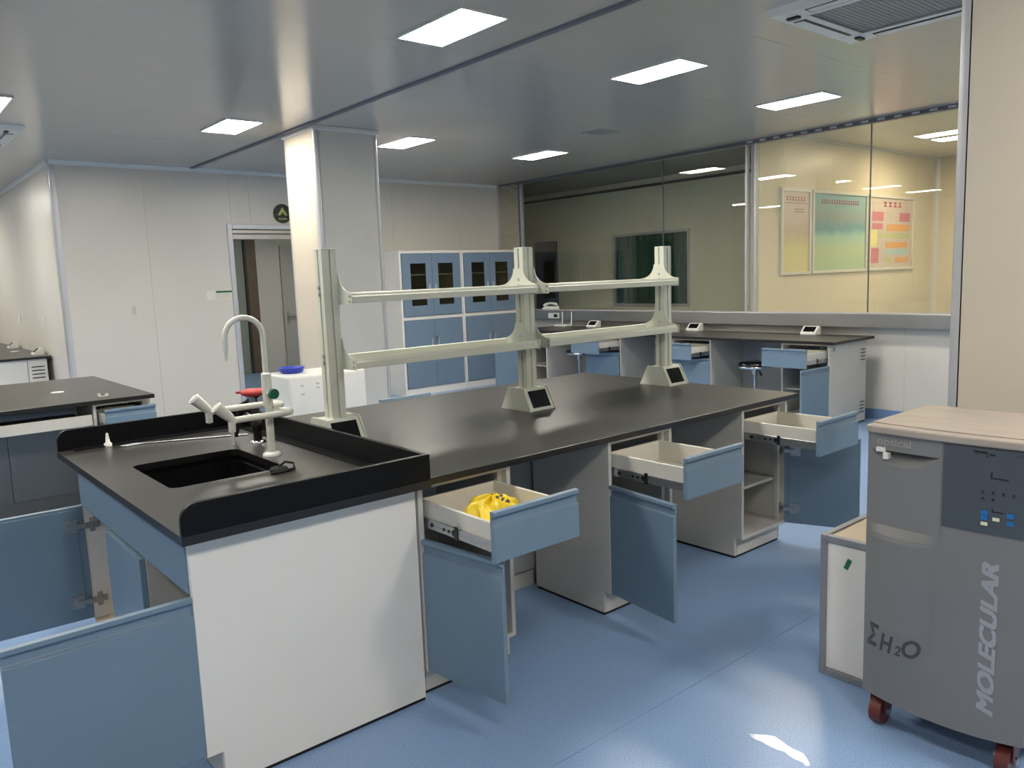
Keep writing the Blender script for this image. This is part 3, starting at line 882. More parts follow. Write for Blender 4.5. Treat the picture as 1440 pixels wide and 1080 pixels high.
# ------------------------------------------------------------ reagent rack
t = thing('reagent_rack', 'pale green-grey metal reagent rack with three posts and two empty shelf levels', 'rack', (0, 3.185, ZT))
PX = [1.632, 2.778, 3.925]
PTOP = 0.852
hw = 0.035
for x in PX:
    prof = []
    sl = 0.006
    prof = [(x - hw, -hw), (x - sl, -hw), (x - sl, -hw + 0.008), (x + sl, -hw + 0.008), (x + sl, -hw), (x + hw, -hw),
            (x + hw, -sl), (x + hw - 0.008, -sl), (x + hw - 0.008, sl), (x + hw, sl), (x + hw, hw), (x + sl, hw), (x + sl, hw - 0.008), (x - sl, hw - 0.008), (x - sl, hw), (x - hw, hw),
            (x - hw, sl), (x - hw + 0.008, sl), (x - hw + 0.008, -sl), (x - hw, -sl)]
    po = MB().prism(prof, 'z', 0.0, PTOP).build('post', 'rack', t)
    MB().box(x - hw, x + hw, -hw, hw, PTOP, PTOP + 0.006).build('post_cap', 'rack', po, bevel=0.002)
    for zz in (0.36, 0.39, 0.66, 0.69):
        MB().cyl((x - hw, 0, zz), (x - hw - 0.007, 0, zz), 0.008, n=10).build('bolt', 'zinc', po)
    # power socket foot
    bx, by, tx_, ty_ = 0.085, 0.118, 0.08, 0.058
    s = MB().hexa([(x - bx, -by, 0), (x + bx, -by, 0), (x + bx, by, 0), (x - bx, by, 0)], [(x - tx_, -ty_, 0.115), (x + tx_, -ty_, 0.115), (x + tx_, ty_, 0.115), (x - tx_, ty_, 0.115)]).build('socket_box', 'rack', t, bevel=0.004)
    for sg in (-1, 1):
        def PT(u, q_, off):
            # point on the sloping face, q_ 0..1 up the slope
            y = sg * (by + (ty_ - by) * q_ + off)
            return (x + u, y, 0.115 * q_ + off * 0.5)
        fr = MB()
        c0, c1, q0, q1 = -0.062, 0.062, 0.14, 0.88
        fr.hexa([PT(c0, q0, 0), PT(c1, q0, 0), PT(c1, q1, 0), PT(c0, q1, 0)], [PT(c0, q0, 0.003), PT(c1, q0, 0.003), PT(c1, q1, 0.003), PT(c0, q1, 0.003)])
        fr.build('socket_plate', 'black_gloss', s)
    for sg in (-1, 1):
        ex_ = MB().hexa([(x + sg * bx, -by - 0.004, 0), (x + sg * (bx + 0.006), -by - 0.004, 0), (x + sg * (bx + 0.006), by + 0.004, 0), (x + sg * bx, by + 0.004, 0)],
                        [(x + sg * tx_, -ty_ - 0.004, 0.12), (x + sg * (tx_ + 0.008), -ty_ - 0.004, 0.12), (x + sg * (tx_ + 0.008), ty_ + 0.004, 0.12), (x + sg * tx_, ty_ + 0.004, 0.12)])
        ex_.build('socket_cheek', 'rack', s)
SD = 0.145
for i in range(2):
    for zt_ in (0.335, 0.620):
        a, b_ = PX[i] + hw + 0.005, PX[i + 1] - hw - 0.005
        prof = [(-SD, 0.0), (SD, 0.0), (SD, 0.042), (SD - 0.03, 0.042), (SD - 0.034, 0.014), (-SD + 0.034, 0.014), (-SD + 0.03, 0.040), (-SD + 0.012, 0.042), (-SD + 0.006, 0.030), (-SD, 0.028)]
        sh = MB().prism(prof, 'x', a, b_).build('shelf', 'rack', t, loc=(0, 0, zt_), bevel=0.0015, segs=1)
        for xx in (a, b_):
            pl = [(-SD - 0.004, -0.006), (SD + 0.004, -0.006), (SD + 0.004, 0.044)]
            pl += [(0.04 + (SD - 0.04) * (1 - math.sin(q_)), 0.044 + 0.085 * (1 - math.cos(q_))) for q_ in [PI / 2 * k / 8 for k in range(1, 9)]]
            pl += [(-y, z) for y, z in reversed(pl[3:])]
            pl += [(-SD - 0.004, 0.044)]
            br = MB().prism(pl, 'x', xx - 0.005 if xx == a else xx, xx if xx == a else xx + 0.005).build('bracket', 'rack', sh)
            MB().cyl((xx - 0.008, -SD + 0.012, 0.008), (xx + 0.008, -SD + 0.012, 0.008), 0.005, n=8).cyl((xx - 0.008, -SD + 0.012, 0.03), (xx + 0.008, -SD + 0.012, 0.03), 0.005, n=8).build('bracket_screw', 'zinc', sh)

# yellow bag in the first drawer
b = MB()
nu, nv = 72, 36
vv = []
for j in range(nv + 1):
    th = PI * j / nv
    for i in range(nu):
        ph = 2 * PI * i / nu
        r = 1 + 0.09 * math.sin(5 * ph + 2 * th) + 0.07 * math.sin(9 * ph - 3 * th) + 0.05 * math.sin(14 * ph + 5 * math.cos(th * 3))
        z = math.cos(th)
        z = z * 0.078 * r if z > 0 else z * 0.022
        vv.append((0.135 * math.sin(th) ** 0.8 * math.cos(ph) * r, 0.115 * math.sin(th) ** 0.8 * math.sin(ph) * r, z))
zmin = min(q_[2] for q_ in vv)
vv = [(x, y, z - zmin) for x, y, z in vv]
b.add(vv, [(j * nu + i, j * nu + (i + 1) % nu, (j + 1) * nu + (i + 1) % nu, (j + 1) * nu + i)[::-1] for j in range(nv) for i in range(nu)], True)
for k_, fc in enumerate(b.f):
    bx_, by_, bz_ = (sum(vv[q_][c_] for q_ in fc) / 4 for c_ in range(3))
    if bz_ > 0.04 and (0.0 < bx_ < 0.02 or 0.045 < bx_ < 0.055) and abs(by_) < 0.07 and int(by_ * 90 + 50) % 2 == 0:
        b.mi[k_] = 1
o = b.build('plastic_bag', ['yellow_bag', 'ink_dark'], None, loc=(1.712, 2.185, 0.667), rz=0.5)
o.scale = (0.93, 0.93, 1.0)
tag(o, 'crumpled yellow plastic bag with dark print lying in the open drawer', 'bag')

# ------------------------------------------------------------ water purifier (faces -X)
def fit_text(o, x0, x1, z0, z1, a=0, b=2):
    """scale a text mesh to a box on its panel; a, b = the two panel axes"""
    vs = o.data.vertices
    for ax_, lo, hi in ((a, x0, x1), (b, z0, z1)):
        mn = min(v.co[ax_] for v in vs)
        mx = max(v.co[ax_] for v in vs)
        for v in vs:
            v.co[ax_] = lo + (v.co[ax_] - mn) / (mx - mn) * (hi - lo)
    return o

t = thing('water_purifier', 'large grey water purifier with tan lid on red castors beside the near pillar', 'water purifier', (2.5, 0.955, 0), -PI / 2)
XL, XR, ZB, ZU = -0.235, 0.245, 0.128, 1.017
def pur_y(x, z):
    y = -0.016 * (1 - (x / 0.25) ** 2)
    c_ = (x + 0.1175) / 0.108
    e = max(0.0, 1 - c_ * c_)
    if x < -0.002:
        zc = 0.963 - 0.048 * e
        if zc < z < 0.963:
            y += 0.05 * (z - zc) / (0.05)
        zl = 0.716
        if z < zl:
            y -= 0.03 * e * min(1.0, (z - ZB) / 0.25) * min(1.0, (zl - z) / 0.03)
    if abs(x) < 0.004 and z > 0.70:
        y += 0.003
    return y
xs = [XL + (XR - XL) * i / 96 for i in range(97)]
zs = sorted([ZB + (ZU - ZB) * i / 60 for i in range(61)] + [0.70 + 0.0025 * i for i in range(10)] + [0.905 + 0.004 * i for i in range(14)] + [0.9629, 0.9631, 0.7159, 0.7161])
b = MB()
vv = [(x, pur_y(x, z), z - 0.03 * (0 if z > ZB + 0.001 else (1 - (x / 0.245) ** 2) * 0.6)) for z in zs for x in xs]
nx = len(xs)
b.add(vv, [(j * nx + i, j * nx + i + 1, (j + 1) * nx + i + 1, (j + 1) * nx + i) for j in range(len(zs) - 1) for i in range(nx - 1)], False)
fp = b.build('front_cover', 'purifier', t)
so = fp.modifiers.new('thick', 'SOLIDIFY')
so.thickness = 0.006
so.offset = -1
MB().box(XL + 0.001, XR - 0.001, 0.034, 0.46, ZB, ZU).box(XL + 0.001, XL + 0.008, 0.0, 0.034, ZB, ZU).box(XR - 0.008, XR - 0.001, 0.0, 0.034, ZB, ZU).build('housing', 'purifier', t, bevel=0.004)
tp = [(XL - 0.004, 0.465), (XL - 0.004, -0.004)] + [(XL + (XR - XL) * i / 16, -0.012 - 0.016 * (1 - ((XL + (XR - XL) * i / 16) / 0.25) ** 2)) for i in range(17)] + [(XR + 0.004, -0.004), (XR + 0.004, 0.465)]
MB().prism(tp, 'z', ZU, ZU + 0.024).build('lid', 'purifier_top', t, bevel=0.005)
MB().prism([(x, y + 0.045 if y < 0.3 else y - 0.01) for x, y in tp], 'z', ZU + 0.024, ZU + 0.027).build('lid_cover', 'purifier_top', t, bevel=0.002)
cp = MB()
px = [0.004 + 0.238 * i / 12 for i in range(13)]
cp.add([(x, pur_y(x, 0.9) - 0.004, z) for z in (0.758, 1.012) for x in px] + [(x, pur_y(x, 0.9) + 0.002, z) for z in (0.758, 1.012) for x in px],
       [(i, i + 1, 13 + i + 1, 13 + i) for i in range(12)] + [(26 + i + 1, 26 + i, 39 + i, 39 + i + 1) for i in range(12)] + [(26 + i, 26 + i + 1, i + 1, i) for i in range(12)] + [(13 + i, 13 + i + 1, 39 + i + 1, 39 + i) for i in range(12)] + [(0, 13, 39, 26), (12, 38, 51, 25)])
cpo = cp.build('control_panel', 'purifier_dark', t)
def deco(name, m, boxes, d=0.0015):
    q_ = MB()
    for x0, x1, z0, z1 in boxes:
        ym = pur_y((x0 + x1) / 2, 0.9) - 0.0042
        q_.box(x0, x1, ym - d, ym, z0, z1)
    return q_.build(name, m, cpo)
deco('display', 'black_plastic', [(0.132, 0.136, 0.925, 0.945), (0.132, 0.178, 0.925, 0.928)])
deco('display', 'black_plastic', [(0.138, 0.141, 0.828, 0.836), (0.138, 0.168, 0.826, 0.829)])
deco('brand_mark', 'black_plastic', [(0.085, 0.122, 0.998, 1.003), (0.092, 0.096, 0.992, 0.995), (0.118, 0.124, 0.988, 0.992), (0.126, 0.142, 0.993, 0.997)])
deco('fine_print', 'print_dark', [(0.175, 0.236, 0.997, 0.999), (0.196, 0.236, 0.992, 0.993)])
for x, z in ((0.113, 0.884), (0.140, 0.884), (0.166, 0.884), (0.192, 0.884), (0.113, 0.864), (0.140, 0.864)):
    ym = pur_y(x, 0.9) - 0.0042
    MB().cyl((x, ym, z), (x, ym - 0.0015, z), 0.0032, n=12).build('indicator', 'black_plastic', cpo)
    deco('fine_print', 'print_dark', [(x - 0.008, x + 0.008, z - 0.0075, z - 0.006)], 0.0008)
for x, z in ((0.120, 0.822), (0.120, 0.806), (0.186, 0.822), (0.186, 0.800)):
    deco('sticker', 'label_blue', [(x - 0.009, x + 0.009, z - 0.007, z + 0.007)])
for x, z in ((0.150, 0.806), (0.120, 0.788)):
    deco('sticker', 'label_cream', [(x - 0.009, x + 0.009, z - 0.005, z + 0.005)])
yt = -0.0285
o = text_obj('lettering', 'MOLECULAR', 0.06, 'print_grey', t, (0.15, -0.019, 0.2), (0, 0, 1), (-1, 0, 0), shear=0.0, offset=0.0)
bm = bmesh.new()                              # heavy strokes: shifted copies of the outline
for dx in (-0.0022, 0.0, 0.0022):
    for dz in (-0.0028, 0.0, 0.0028):
        sm = o.data.copy()
        sm.transform(Matrix.Translation((dx, -0.00015 * len(bm.verts) / max(1, len(sm.vertices)), dz)))
        bm.from_mesh(sm)
        bpy.data.meshes.remove(sm)
bm.to_mesh(o.data)
bm.free()
for v in o.data.vertices:                     # slant the letters
    v.co[2] += 0.25 * (0.15 - v.co[0])
fit_text(o, 0.118, 0.164, 0.195, 0.672)
for v in o.data.vertices:
    v.co[1] += pur_y(v.co[0], 0.5) + 0.019 - 0.0002
for ch, x0, x1, z0, z1 in (('\u03a3', -0.222, -0.172, 0.298, 0.382), ('H', -0.172, -0.122, 0.298, 0.362), ('2', -0.122, -0.098, 0.300, 0.336), ('O', -0.096, -0.040, 0.304, 0.368)):
    o = text_obj('lettering', ch, 0.06, 'print_dark', t, (0, 0, 0.3), (1, 0, 0), (0, 0, 1), shear=0.3, offset=0.0016)
    fit_text(o, x0, x1, z0, z1)
    for v in o.data.vertices:
        v.co[1] += pur_y(v.co[0], v.co[2]) - 0.0004
o = text_obj('emblem', 'optical', 0.03, 'emboss', t, (0, 0, 0.98), (1, 0, 0), (0, 0, 1), shear=0.0, offset=0.0006, depth=0.0012)
fit_text(o, -0.205, -0.095, 0.974, 1.004)
for v in o.data.vertices:
    v.co[1] += pur_y(v.co[0], 0.99) - 0.001
tp_ = MB().box(-0.204, -0.175, -0.016, -0.004, 0.958, 0.972).build('tap_handle', 'white_plastic', t, bevel=0.002)
MB().box(-0.180, -0.162, -0.020, 0.0, 0.936, 0.958).build('spigot', 'white_plastic', t, bevel=0.003)
for x, y in ((-0.2, 0.055), (0.185, 0.055), (-0.2, 0.40), (0.185, 0.40)):
    c_ = MB().box(x - 0.03, x + 0.03, y - 0.03, y + 0.03, ZB - 0.012, ZB).box(x - 0.026, x - 0.021, y - 0.02, y + 0.03, 0.04, ZB - 0.012).box(x + 0.021, x + 0.026, y - 0.02, y + 0.03, 0.04, ZB - 0.012).build('castor_fork', 'caster_red', t, bevel=0.002)
    MB().cyl((x - 0.019, y, 0.047), (x + 0.019, y, 0.047), 0.047, n=24).build('castor_wheel', 'caster_red', c_, bevel=0.006)
    MB().cyl((x - 0.032, y, 0.047), (x + 0.032, y, 0.047), 0.012, n=12).build('axle', 'zinc', c_)

# white framed box behind the purifier
t = thing('storage_box', 'white box with grey metal edges standing between purifier and island', 'box', (2.72, 1.215, 0))
bw, bd, bh = 0.255, 0.55, 0.553     # along y, x, z
MB().box(0.012, bd - 0.012, 0.012, bw - 0.012, 0.012, 0.03).build('bottom_panel', 'box_white', t)
for a0, a1, c0, c1 in ((0.008, 0.014, 0.02, bw - 0.02), (bd - 0.014, bd - 0.008, 0.02, bw - 0.02)):
    MB().box(a0, a1, c0, c1, 0.03, bh - 0.03).build('side_panel', 'box_white', t)
for c0, c1 in ((0.008, 0.014), (bw - 0.014, bw - 0.008)):
    MB().box(0.02, bd - 0.02, c0, c1, 0.03, bh - 0.03).build('side_panel', 'box_white', t)
MB().box(0.024, bd - 0.024, 0.024, bw - 0.024, bh - 0.016, bh - 0.006).build('top_panel', 'box_inside', t)
e = 0.026
for x in (0, bd - e):
    for y in (0, bw - e):
        MB().box(x, x + e, y, y + e, 0, bh).build('edge_profile', 'box_edge', t, bevel=0.003)
for z in (0, bh - e):
    for y in (0, bw - e):
        MB().box(e, bd - e, y, y + e, z, z + e).build('edge_profile', 'box_edge', t, bevel=0.003)
    for x in (0, bd - e):
        MB().box(x, x + e, e, bw - e, z, z + e).build('edge_profile', 'box_edge', t, bevel=0.003)
MB().prism([(0.150, 0.435), (0.166, 0.440), (0.150, 0.480), (0.134, 0.474)], 'x', 0.0065, 0.008).build('sticker', 'notice_green', t)
MB().cyl((-0.002, bw - 0.02, bh - 0.02), (0.002, bw - 0.02, bh - 0.02), 0.01, n=12).build('corner_button', 'zinc', t)

# streak of spilled water on the floor
pud = [(2.17, 1.445), (2.166, 1.426), (2.176, 1.41), (2.199, 1.376), (2.216, 1.349), (2.209, 1.322), (2.197, 1.284), (2.196, 1.258), (2.197, 1.236), (2.181, 1.214), (2.159, 1.19), (2.144, 1.193), (2.156, 1.212), (2.152, 1.232), (2.154, 1.255), (2.165, 1.282), (2.157, 1.311), (2.158, 1.343), (2.159, 1.364), (2.156, 1.389)]
b = MB()
b.prism(pud, 'z', 0.0, 0.0012)
o = b.build('water_spill', 'water')
tag(o, 'narrow shiny streak of spilled water on the blue floor before the purifier', 'water')

# ------------------------------------------------------------ window bench
WX = 6.95
gw = 'cabinets under the window bench'
drawer_cabinet('louvred end cabinet of the window bench, drawer out and door wide open', (WX, 4.19, 0), -PI / 2, 0.50, 0.71, 0.36, 'R', 88, gw, louvre=True)
drawer_cabinet('window bench cabinet between the two round stools, drawer out and door half open', (WX, 5.52, 0), -PI / 2, 0.51, 0.71, 0.30, 'R', 48, gw)
drawer_cabinet('window bench cabinet behind the rack, drawer out and door slightly ajar', (WX, 6.775, 0), -PI / 2, 0.495, 0.71, 0.34, 'R', 14, gw)
drawer_cabinet('window bench cabinet nearest the tall cupboards, drawer shut and door swung open', (WX, 8.06, 0), -PI / 2, 0.495, 0.71, 0.0, 'L', 96, gw)
slab('worktop', 'black worktop of the bench along the glass wall', 6.90, 7.70, 3.63, 8.14)
for a, b_, lb in ((4.195, 5.005, 'next to the louvred end cabinet'), (5.525, 6.275, 'between the two middle window cabinets'), (6.78, 7.56, 'next to the cabinet by the tall cupboards')):
    k = thing('knee_panel', 'grey panel at the back of the kneehole ' + lb, 'panel', (7.52, a, 0), 0, 'kneehole panels of the window bench')
    MB().box(0, 0.015, 0, b_ - a, 0.10, 0.81).build('sheet', 'carcass_dark', k, bevel=0.001)
    MB().box(0.01, 0.03, 0, b_ - a, 0.0, 0.10).build('plinth', 'carcass', k)

def wedge_socket(loc, rz, label, group):
    s_ = thing('socket_box', label, 'power socket', loc, rz, group)
    MB().prism([(0, 0), (0.11, 0), (0.11, 0.085), (0.075, 0.085), (0.0, 0.018)], 'x', -0.085, 0.085).build('housing', 'white_plastic', s_, bevel=0.003)
    MB().hexa([(-0.062, 0.014, 0.0305), (0.062, 0.014, 0.0305), (0.062, 0.066, 0.077), (-0.062, 0.066, 0.077)],
              [(-0.062, 0.011, 0.0335), (0.062, 0.011, 0.0335), (0.062, 0.063, 0.080), (-0.062, 0.063, 0.080)]).build('socket_plate', 'black_gloss', s_)
    return s_
gs = 'socket boxes on the window bench'
wedge_socket((7.56, 4.26, ZT), -PI / 2, 'white wedge socket box near the louvred end of the window bench', gs)
wedge_socket((7.56, 5.72, ZT), -PI / 2, 'white wedge socket box on the middle of the window bench', gs)
wedge_socket((7.56, 7.36, ZT), -PI / 2, 'white wedge socket box on the window bench beside the router', gs)

def stool(loc, label, lever_a):
    s_ = thing('lab_stool', label, 'stool', loc, lever_a, 'stools at the window bench')
    MB().lathe([(0.15, 0.575), (0.165, 0.585), (0.168, 0.605), (0.155, 0.622), (0.10, 0.630), (0.02, 0.632)]).build('cushion', 'black_gloss', s_)
    MB().lathe([(0.06, 0.562), (0.15, 0.566), (0.172, 0.572), (0.174, 0.588), (0.168, 0.592)]).build('seat_ring', 'chrome', s_)
    MB().cyl((0, 0, 0.50), (0, 0, 0.565), 0.03).cyl((0, 0, 0.30), (0, 0, 0.52), 0.014).build('gas_lift', 'chrome', s_)
    MB().cyl((0, 0, 0.10), (0, 0, 0.32), 0.024).build('column', 'chrome', s_)
    MB().tube([(0.02, 0, 0.545), (0.07, 0, 0.545), (0.09, 0, 0.53)], 0.006, n=8).tube([(0.09, 0, 0.532), (0.115, 0, 0.50)], 0.012, n=8).build('lever', 'black_plastic', s_)
    for k in range(5):
        a = 2 * PI * k / 5
        c_, d_ = math.cos(a), math.sin(a)
        l_ = MB().tube([(0.02 * c_, 0.02 * d_, 0.12), (0.12 * c_, 0.12 * d_, 0.09), (0.20 * c_, 0.20 * d_, 0.065)], [0.018, 0.015, 0.011], n=10).build('leg', 'chrome', s_)
        MB().cyl((0.20 * c_ - 0.02 * d_, 0.20 * d_ + 0.02 * c_, 0.026), (0.20 * c_ + 0.02 * d_, 0.20 * d_ - 0.02 * c_, 0.026), 0.026, n=16).cyl((0.20 * c_, 0.20 * d_, 0.03), (0.20 * c_, 0.20 * d_, 0.065), 0.008).build('castor', 'black_plastic', l_)
    return s_
stool((6.87, 4.43, 0), 'round black stool with chrome rim by the louvred end of the window bench', -2.0)
stool((6.97, 6.995, 0), 'round black stool with chrome rim behind the tall rack post', 0.6)

# router, telephone, wall socket
t = thing('wifi_router', 'flat white router with two upright aerials on the window bench', 'router', (7.53, 7.86, ZT))
MB().box(-0.07, 0.07, -0.11, 0.11, 0.004, 0.03).build('case', 'white_plastic', t, bevel=0.008)
for y in (-0.09, 0.09):
    MB().tube([(0.072, y, 0.02), (0.08, y, 0.06), (0.085, y, 0.20)], [0.008, 0.008, 0.006], n=8).build('aerial', 'white_plastic', t)
t = thing('telephone', 'pale grey desk telephone on the steel window sill', 'telephone', (7.80, 8.38, SZ1 + 0.012))
MB().hexa([(-0.04, -0.14, 0), (0.045, -0.14, 0), (0.045, 0.14, 0), (-0.04, 0.14, 0)], [(-0.04, -0.14, 0.018), (0.04, -0.13, 0.05), (0.04, 0.13, 0.05), (-0.04, 0.14, 0.018)]).build('base', 'white_plastic', t, bevel=0.006)
MB().tube([(0.0, -0.13, 0.05), (0.0, -0.10, 0.075), (0.0, 0.0, 0.085), (0.0, 0.10, 0.07), (0.0, 0.13, 0.05)], [0.024, 0.02, 0.014, 0.02, 0.024]).build('handset', 'alu_white', t)
t = thing('wall_socket', 'white double wall socket on the steel sill front near the telephone', 'power socket', (SX, 8.24, 0.985))
MB().box(-0.008, 0, -0.11, 0.11, -0.04, 0.04).build('plate', 'white_plastic', t, bevel=0.003)
MB().box(-0.024, -0.008, -0.085, -0.02, -0.018, 0.022).build('plug', 'black_plastic', t, bevel=0.004)

# ------------------------------------------------------------ tall cupboards on the back wall
def tall_cupboard(x0, x1, label):
    w_ = x1 - x0
    d_ = 0.50
    t = thing('tall_cupboard', label, 'cupboard', (x0, 9.02, 0), 0, 'tall cupboards on the back wall')
    H_ = 1.95
    for a in (0, w_ - 0.03):
        MB().box(a, a + 0.03, 0, d_, 0, H_).build('side_panel', 'panel_white', t, bevel=0.002)
    MB().box(0.03, w_ - 0.03, 0, d_, H_ - 0.035, H_).build('top_panel', 'panel_white', t)
    MB().box(0.03, w_ - 0.03, 0, d_, 0.0, 0.10).build('plinth', 'panel_white', t)
    MB().box(0.03, w_ - 0.03, 0, 0.03, 1.025, 1.07).build('mid_rail', 'panel_white', t)
    MB().box(0.03, w_ - 0.03, d_ - 0.012, d_, 0.10, H_ - 0.035).build('back_panel', 'carcass_dark', t)
    for z in (1.05, 1.36, 1.62):
        MB().box(0.03, w_ - 0.03, 0.06, d_ - 0.012, z, z + 0.02).build('shelf', 'panel_white', t)
    dw_ = (w_ - 0.06) / 2
    for i in range(2):
        a = 0.03 + i * dw_ + 0.002
        b_ = a + dw_ - 0.004
        z0, z1 = 1.075, H_ - 0.04
        gx0, gx1 = (a + 0.13, b_ - 0.10) if i == 0 else (a + 0.10, b_ - 0.13)
        gz0, gz1 = z0 + 0.14, z1 - 0.13
        d = MB().box(a, gx0, -0.018, 0, z0, z1).box(gx1, b_, -0.018, 0, z0, z1).box(gx0, gx1, -0.018, 0, z0, gz0).box(gx0, gx1, -0.018, 0, gz1, z1).build('glazed_door', 'blue_tall', t, bevel=0.001, segs=1)
        MB().box(gx0, gx1, -0.010, -0.006, gz0, gz1).build('glass_pane', 'pane_cabinet', d)
        hx = b_ - 0.05 if i == 0 else a + 0.05
        MB().box(hx - 0.012, hx + 0.012, -0.026, -0.018, 1.36, 1.50).build('handle', 'alu', d, bevel=0.003)
        d = MB().box(a, b_, -0.018, 0, 0.105, 1.02).build('door', 'blue_tall', t, bevel=0.002)
        MB().box(hx - 0.012, hx + 0.012, -0.026, -0.018, 0.62, 0.76).build('handle', 'alu', d, bevel=0.003)
        if i == 1:
            MB().cyl((hx - 0.03, -0.018, 0.78), (hx - 0.03, -0.035, 0.78), 0.014, n=10).box(hx - 0.036, hx - 0.024, -0.04, -0.018, 0.73, 0.78).build('key', 'zinc', d)
    return t
tall_cupboard(5.685, 6.705, 'blue and white tall cupboard with glazed upper doors, on the pillar side')
tall_cupboard(6.710, 7.700, 'blue and white tall cupboard with glazed upper doors, in the steel clad corner')

# ------------------------------------------------------------ short island on the left
slab('worktop', 'black worktop of the short island before the alcove', -1.6, 1.58, 5.73, 7.45)
drawer_cabinet('grey drawer cabinet at the corner of the short island, drawer slightly open', (1.195, 5.77, 0), 0, 0.36, 0.51, 0.20, 'L', 0, 'cabinets under the short island')
t = thing('service_duct', 'dark grey service duct under the short island worktop', 'duct', (-1.55, 6.45, 0))
MB().box(0, 3.1, 0.012, 0.3, 0.10, 0.815).build('duct_body', 'carcass_dark', t)
MB().box(0, 3.1, 0.03, 0.28, 0.0, 0.10).build('plinth', 'carcass_dark', t)
for k in range(4):
    MB().box(0.775 * k + 0.002, 0.775 * (k + 1) - 0.002, 0, 0.012, 0.10, 0.80).build('access_panel', 'carcass_dark', t, bevel=0.002)
t = thing('apron_shelf', 'white front rail with shelf under the short island worktop', 'rail', (-1.2, 5.78, 0))
MB().box(0, 2.39, 0, 0.02, 0.68, 0.752).build('rail', 'drawer_white', t, bevel=0.002)
MB().box(0, 2.39, 0.02, 0.60, 0.68, 0.695).build('tray', 'carcass_dark', t)
MB().box(0, 0.02, 0.0, 0.60, 0.752, 0.822).build('hanger', 'carcass', t)
o = tag(MB().lathe([(0.042, 0), (0.044, 0.003), (0.038, 0.006), (0.01, 0.007)]).build('grommet_cap', 'white_plastic', None, loc=(1.12, 6.46, ZT)), 'round white cap lying on the short island worktop', 'cap')
t = thing('cable_clip', 'small cream plastic clip near the edge of the short island worktop', 'clip', (1.30, 5.925, ZT))
MB().box(-0.03, 0.03, -0.02, 0.02, 0, 0.006).box(-0.03, -0.018, -0.02, 0.02, 0.006, 0.022).box(0.018, 0.03, -0.02, 0.02, 0.006, 0.016).build('body', 'white_plastic', t, bevel=0.002)
MB().cyl((0, 0, 0.006), (0, 0, 0.012), 0.012, n=12).build('screw', 'door_brown', t)

# bench along the alcove wall
slab('worktop', 'black worktop of the bench against the alcove wall', 0.98, 1.795, 10.45, 15.2)
t = thing('bench_cabinet', 'light grey bench cabinet with louvred end panel against the alcove wall', 'cabinet', (1.02, 10.49, 0))
MB().box(0, 0.53, 0.0, 4.6, 0.05, 0.822).build('body', 'panel_white', t, bevel=0.003)
MB().box(0.535, 0.73, 0.0, 4.6, 0.05, 0.822).build('duct', 'panel_white', t, bevel=0.003)
MB().box(0.03, 0.70, 0.03, 4.57, 0.0, 0.05).build('plinth', 'rubber', t)
for zz in (0.60, 0.10):
    for k in range(4):
        MB().box(0.57, 0.70, -0.003, 0.0, zz + 0.042 * k, zz + 0.012 + 0.042 * k).build('louvre_slot', 'black_plastic', t)
ga = 'socket boxes on the alcove bench'
wedge_socket((1.66, 10.80, ZT), -PI / 2, 'white wedge socket box at the louvred end of the alcove bench', ga)
wedge_socket((1.66, 12.6, ZT), -PI / 2, 'white wedge socket box on the alcove bench beside a white cap', ga)
wedge_socket((1.66, 14.6, ZT), -PI / 2, 'white wedge socket box at the deep end of the alcove bench', ga)
tag(MB().lathe([(0.05, 0), (0.052, 0.003), (0.045, 0.006), (0.01, 0.007)]).build('grommet_cap', 'white_plastic', None, loc=(1.62, 11.75, ZT)), 'round white cap lying on the alcove bench', 'cap')
for y, lb in ((10.72, 'white wall socket on the alcove wall near the corner post'), (12.38, 'white double wall socket deeper along the alcove wall')):
    t = thing('wall_socket', lb, 'power socket', (XK, y, 1.25))
    w_ = 0.045 if y < 11 else 0.09
    MB().box(-0.01, 0, -w_, w_, -0.06, 0.06).build('plate', 'white_plastic', t, bevel=0.003)
    MB().box(-0.012, -0.01, -0.02, 0.02, -0.03, 0.03).build('insert', 'alu_white', t)

# white appliance with a blue basin on top, behind the long island
t = thing('white_appliance', 'low white appliance standing behind the sink end of the long island', 'appliance', (2.37, 5.30, 0))
MB().box(0, 0.62, 0, 0.40, 0.04, 0.91).build('body', 'white_plastic', t, bevel=0.022, segs=4)
MB().box(0.03, 0.59, 0.03, 0.37, 0, 0.04).build('base', 'black_plastic', t)
MB().box(0.02, 0.60, -0.004, 0.0, 0.10, 0.60).build('front_panel', 'alu_white', t, bevel=0.002)
for x, z in ((0.10, 0.835), (0.10, 0.775), (0.22, 0.84), (0.22, 0.81)):
    MB().box(x - 0.012, x + 0.012, -0.004, 0.002, z - 0.008, z + 0.008).build('control', 'tan_patch', t, bevel=0.002)
t = thing('blue_basin', 'shallow blue plastic basin on the white appliance', 'basin', (2.50, 5.53, 0.91))
MB().lathe([(0.07, 0.0), (0.085, 0.012), (0.095, 0.038), (0.10, 0.042), (0.092, 0.042), (0.08, 0.016), (0.02, 0.012)]).build('bowl', 'blue_plastic', t)

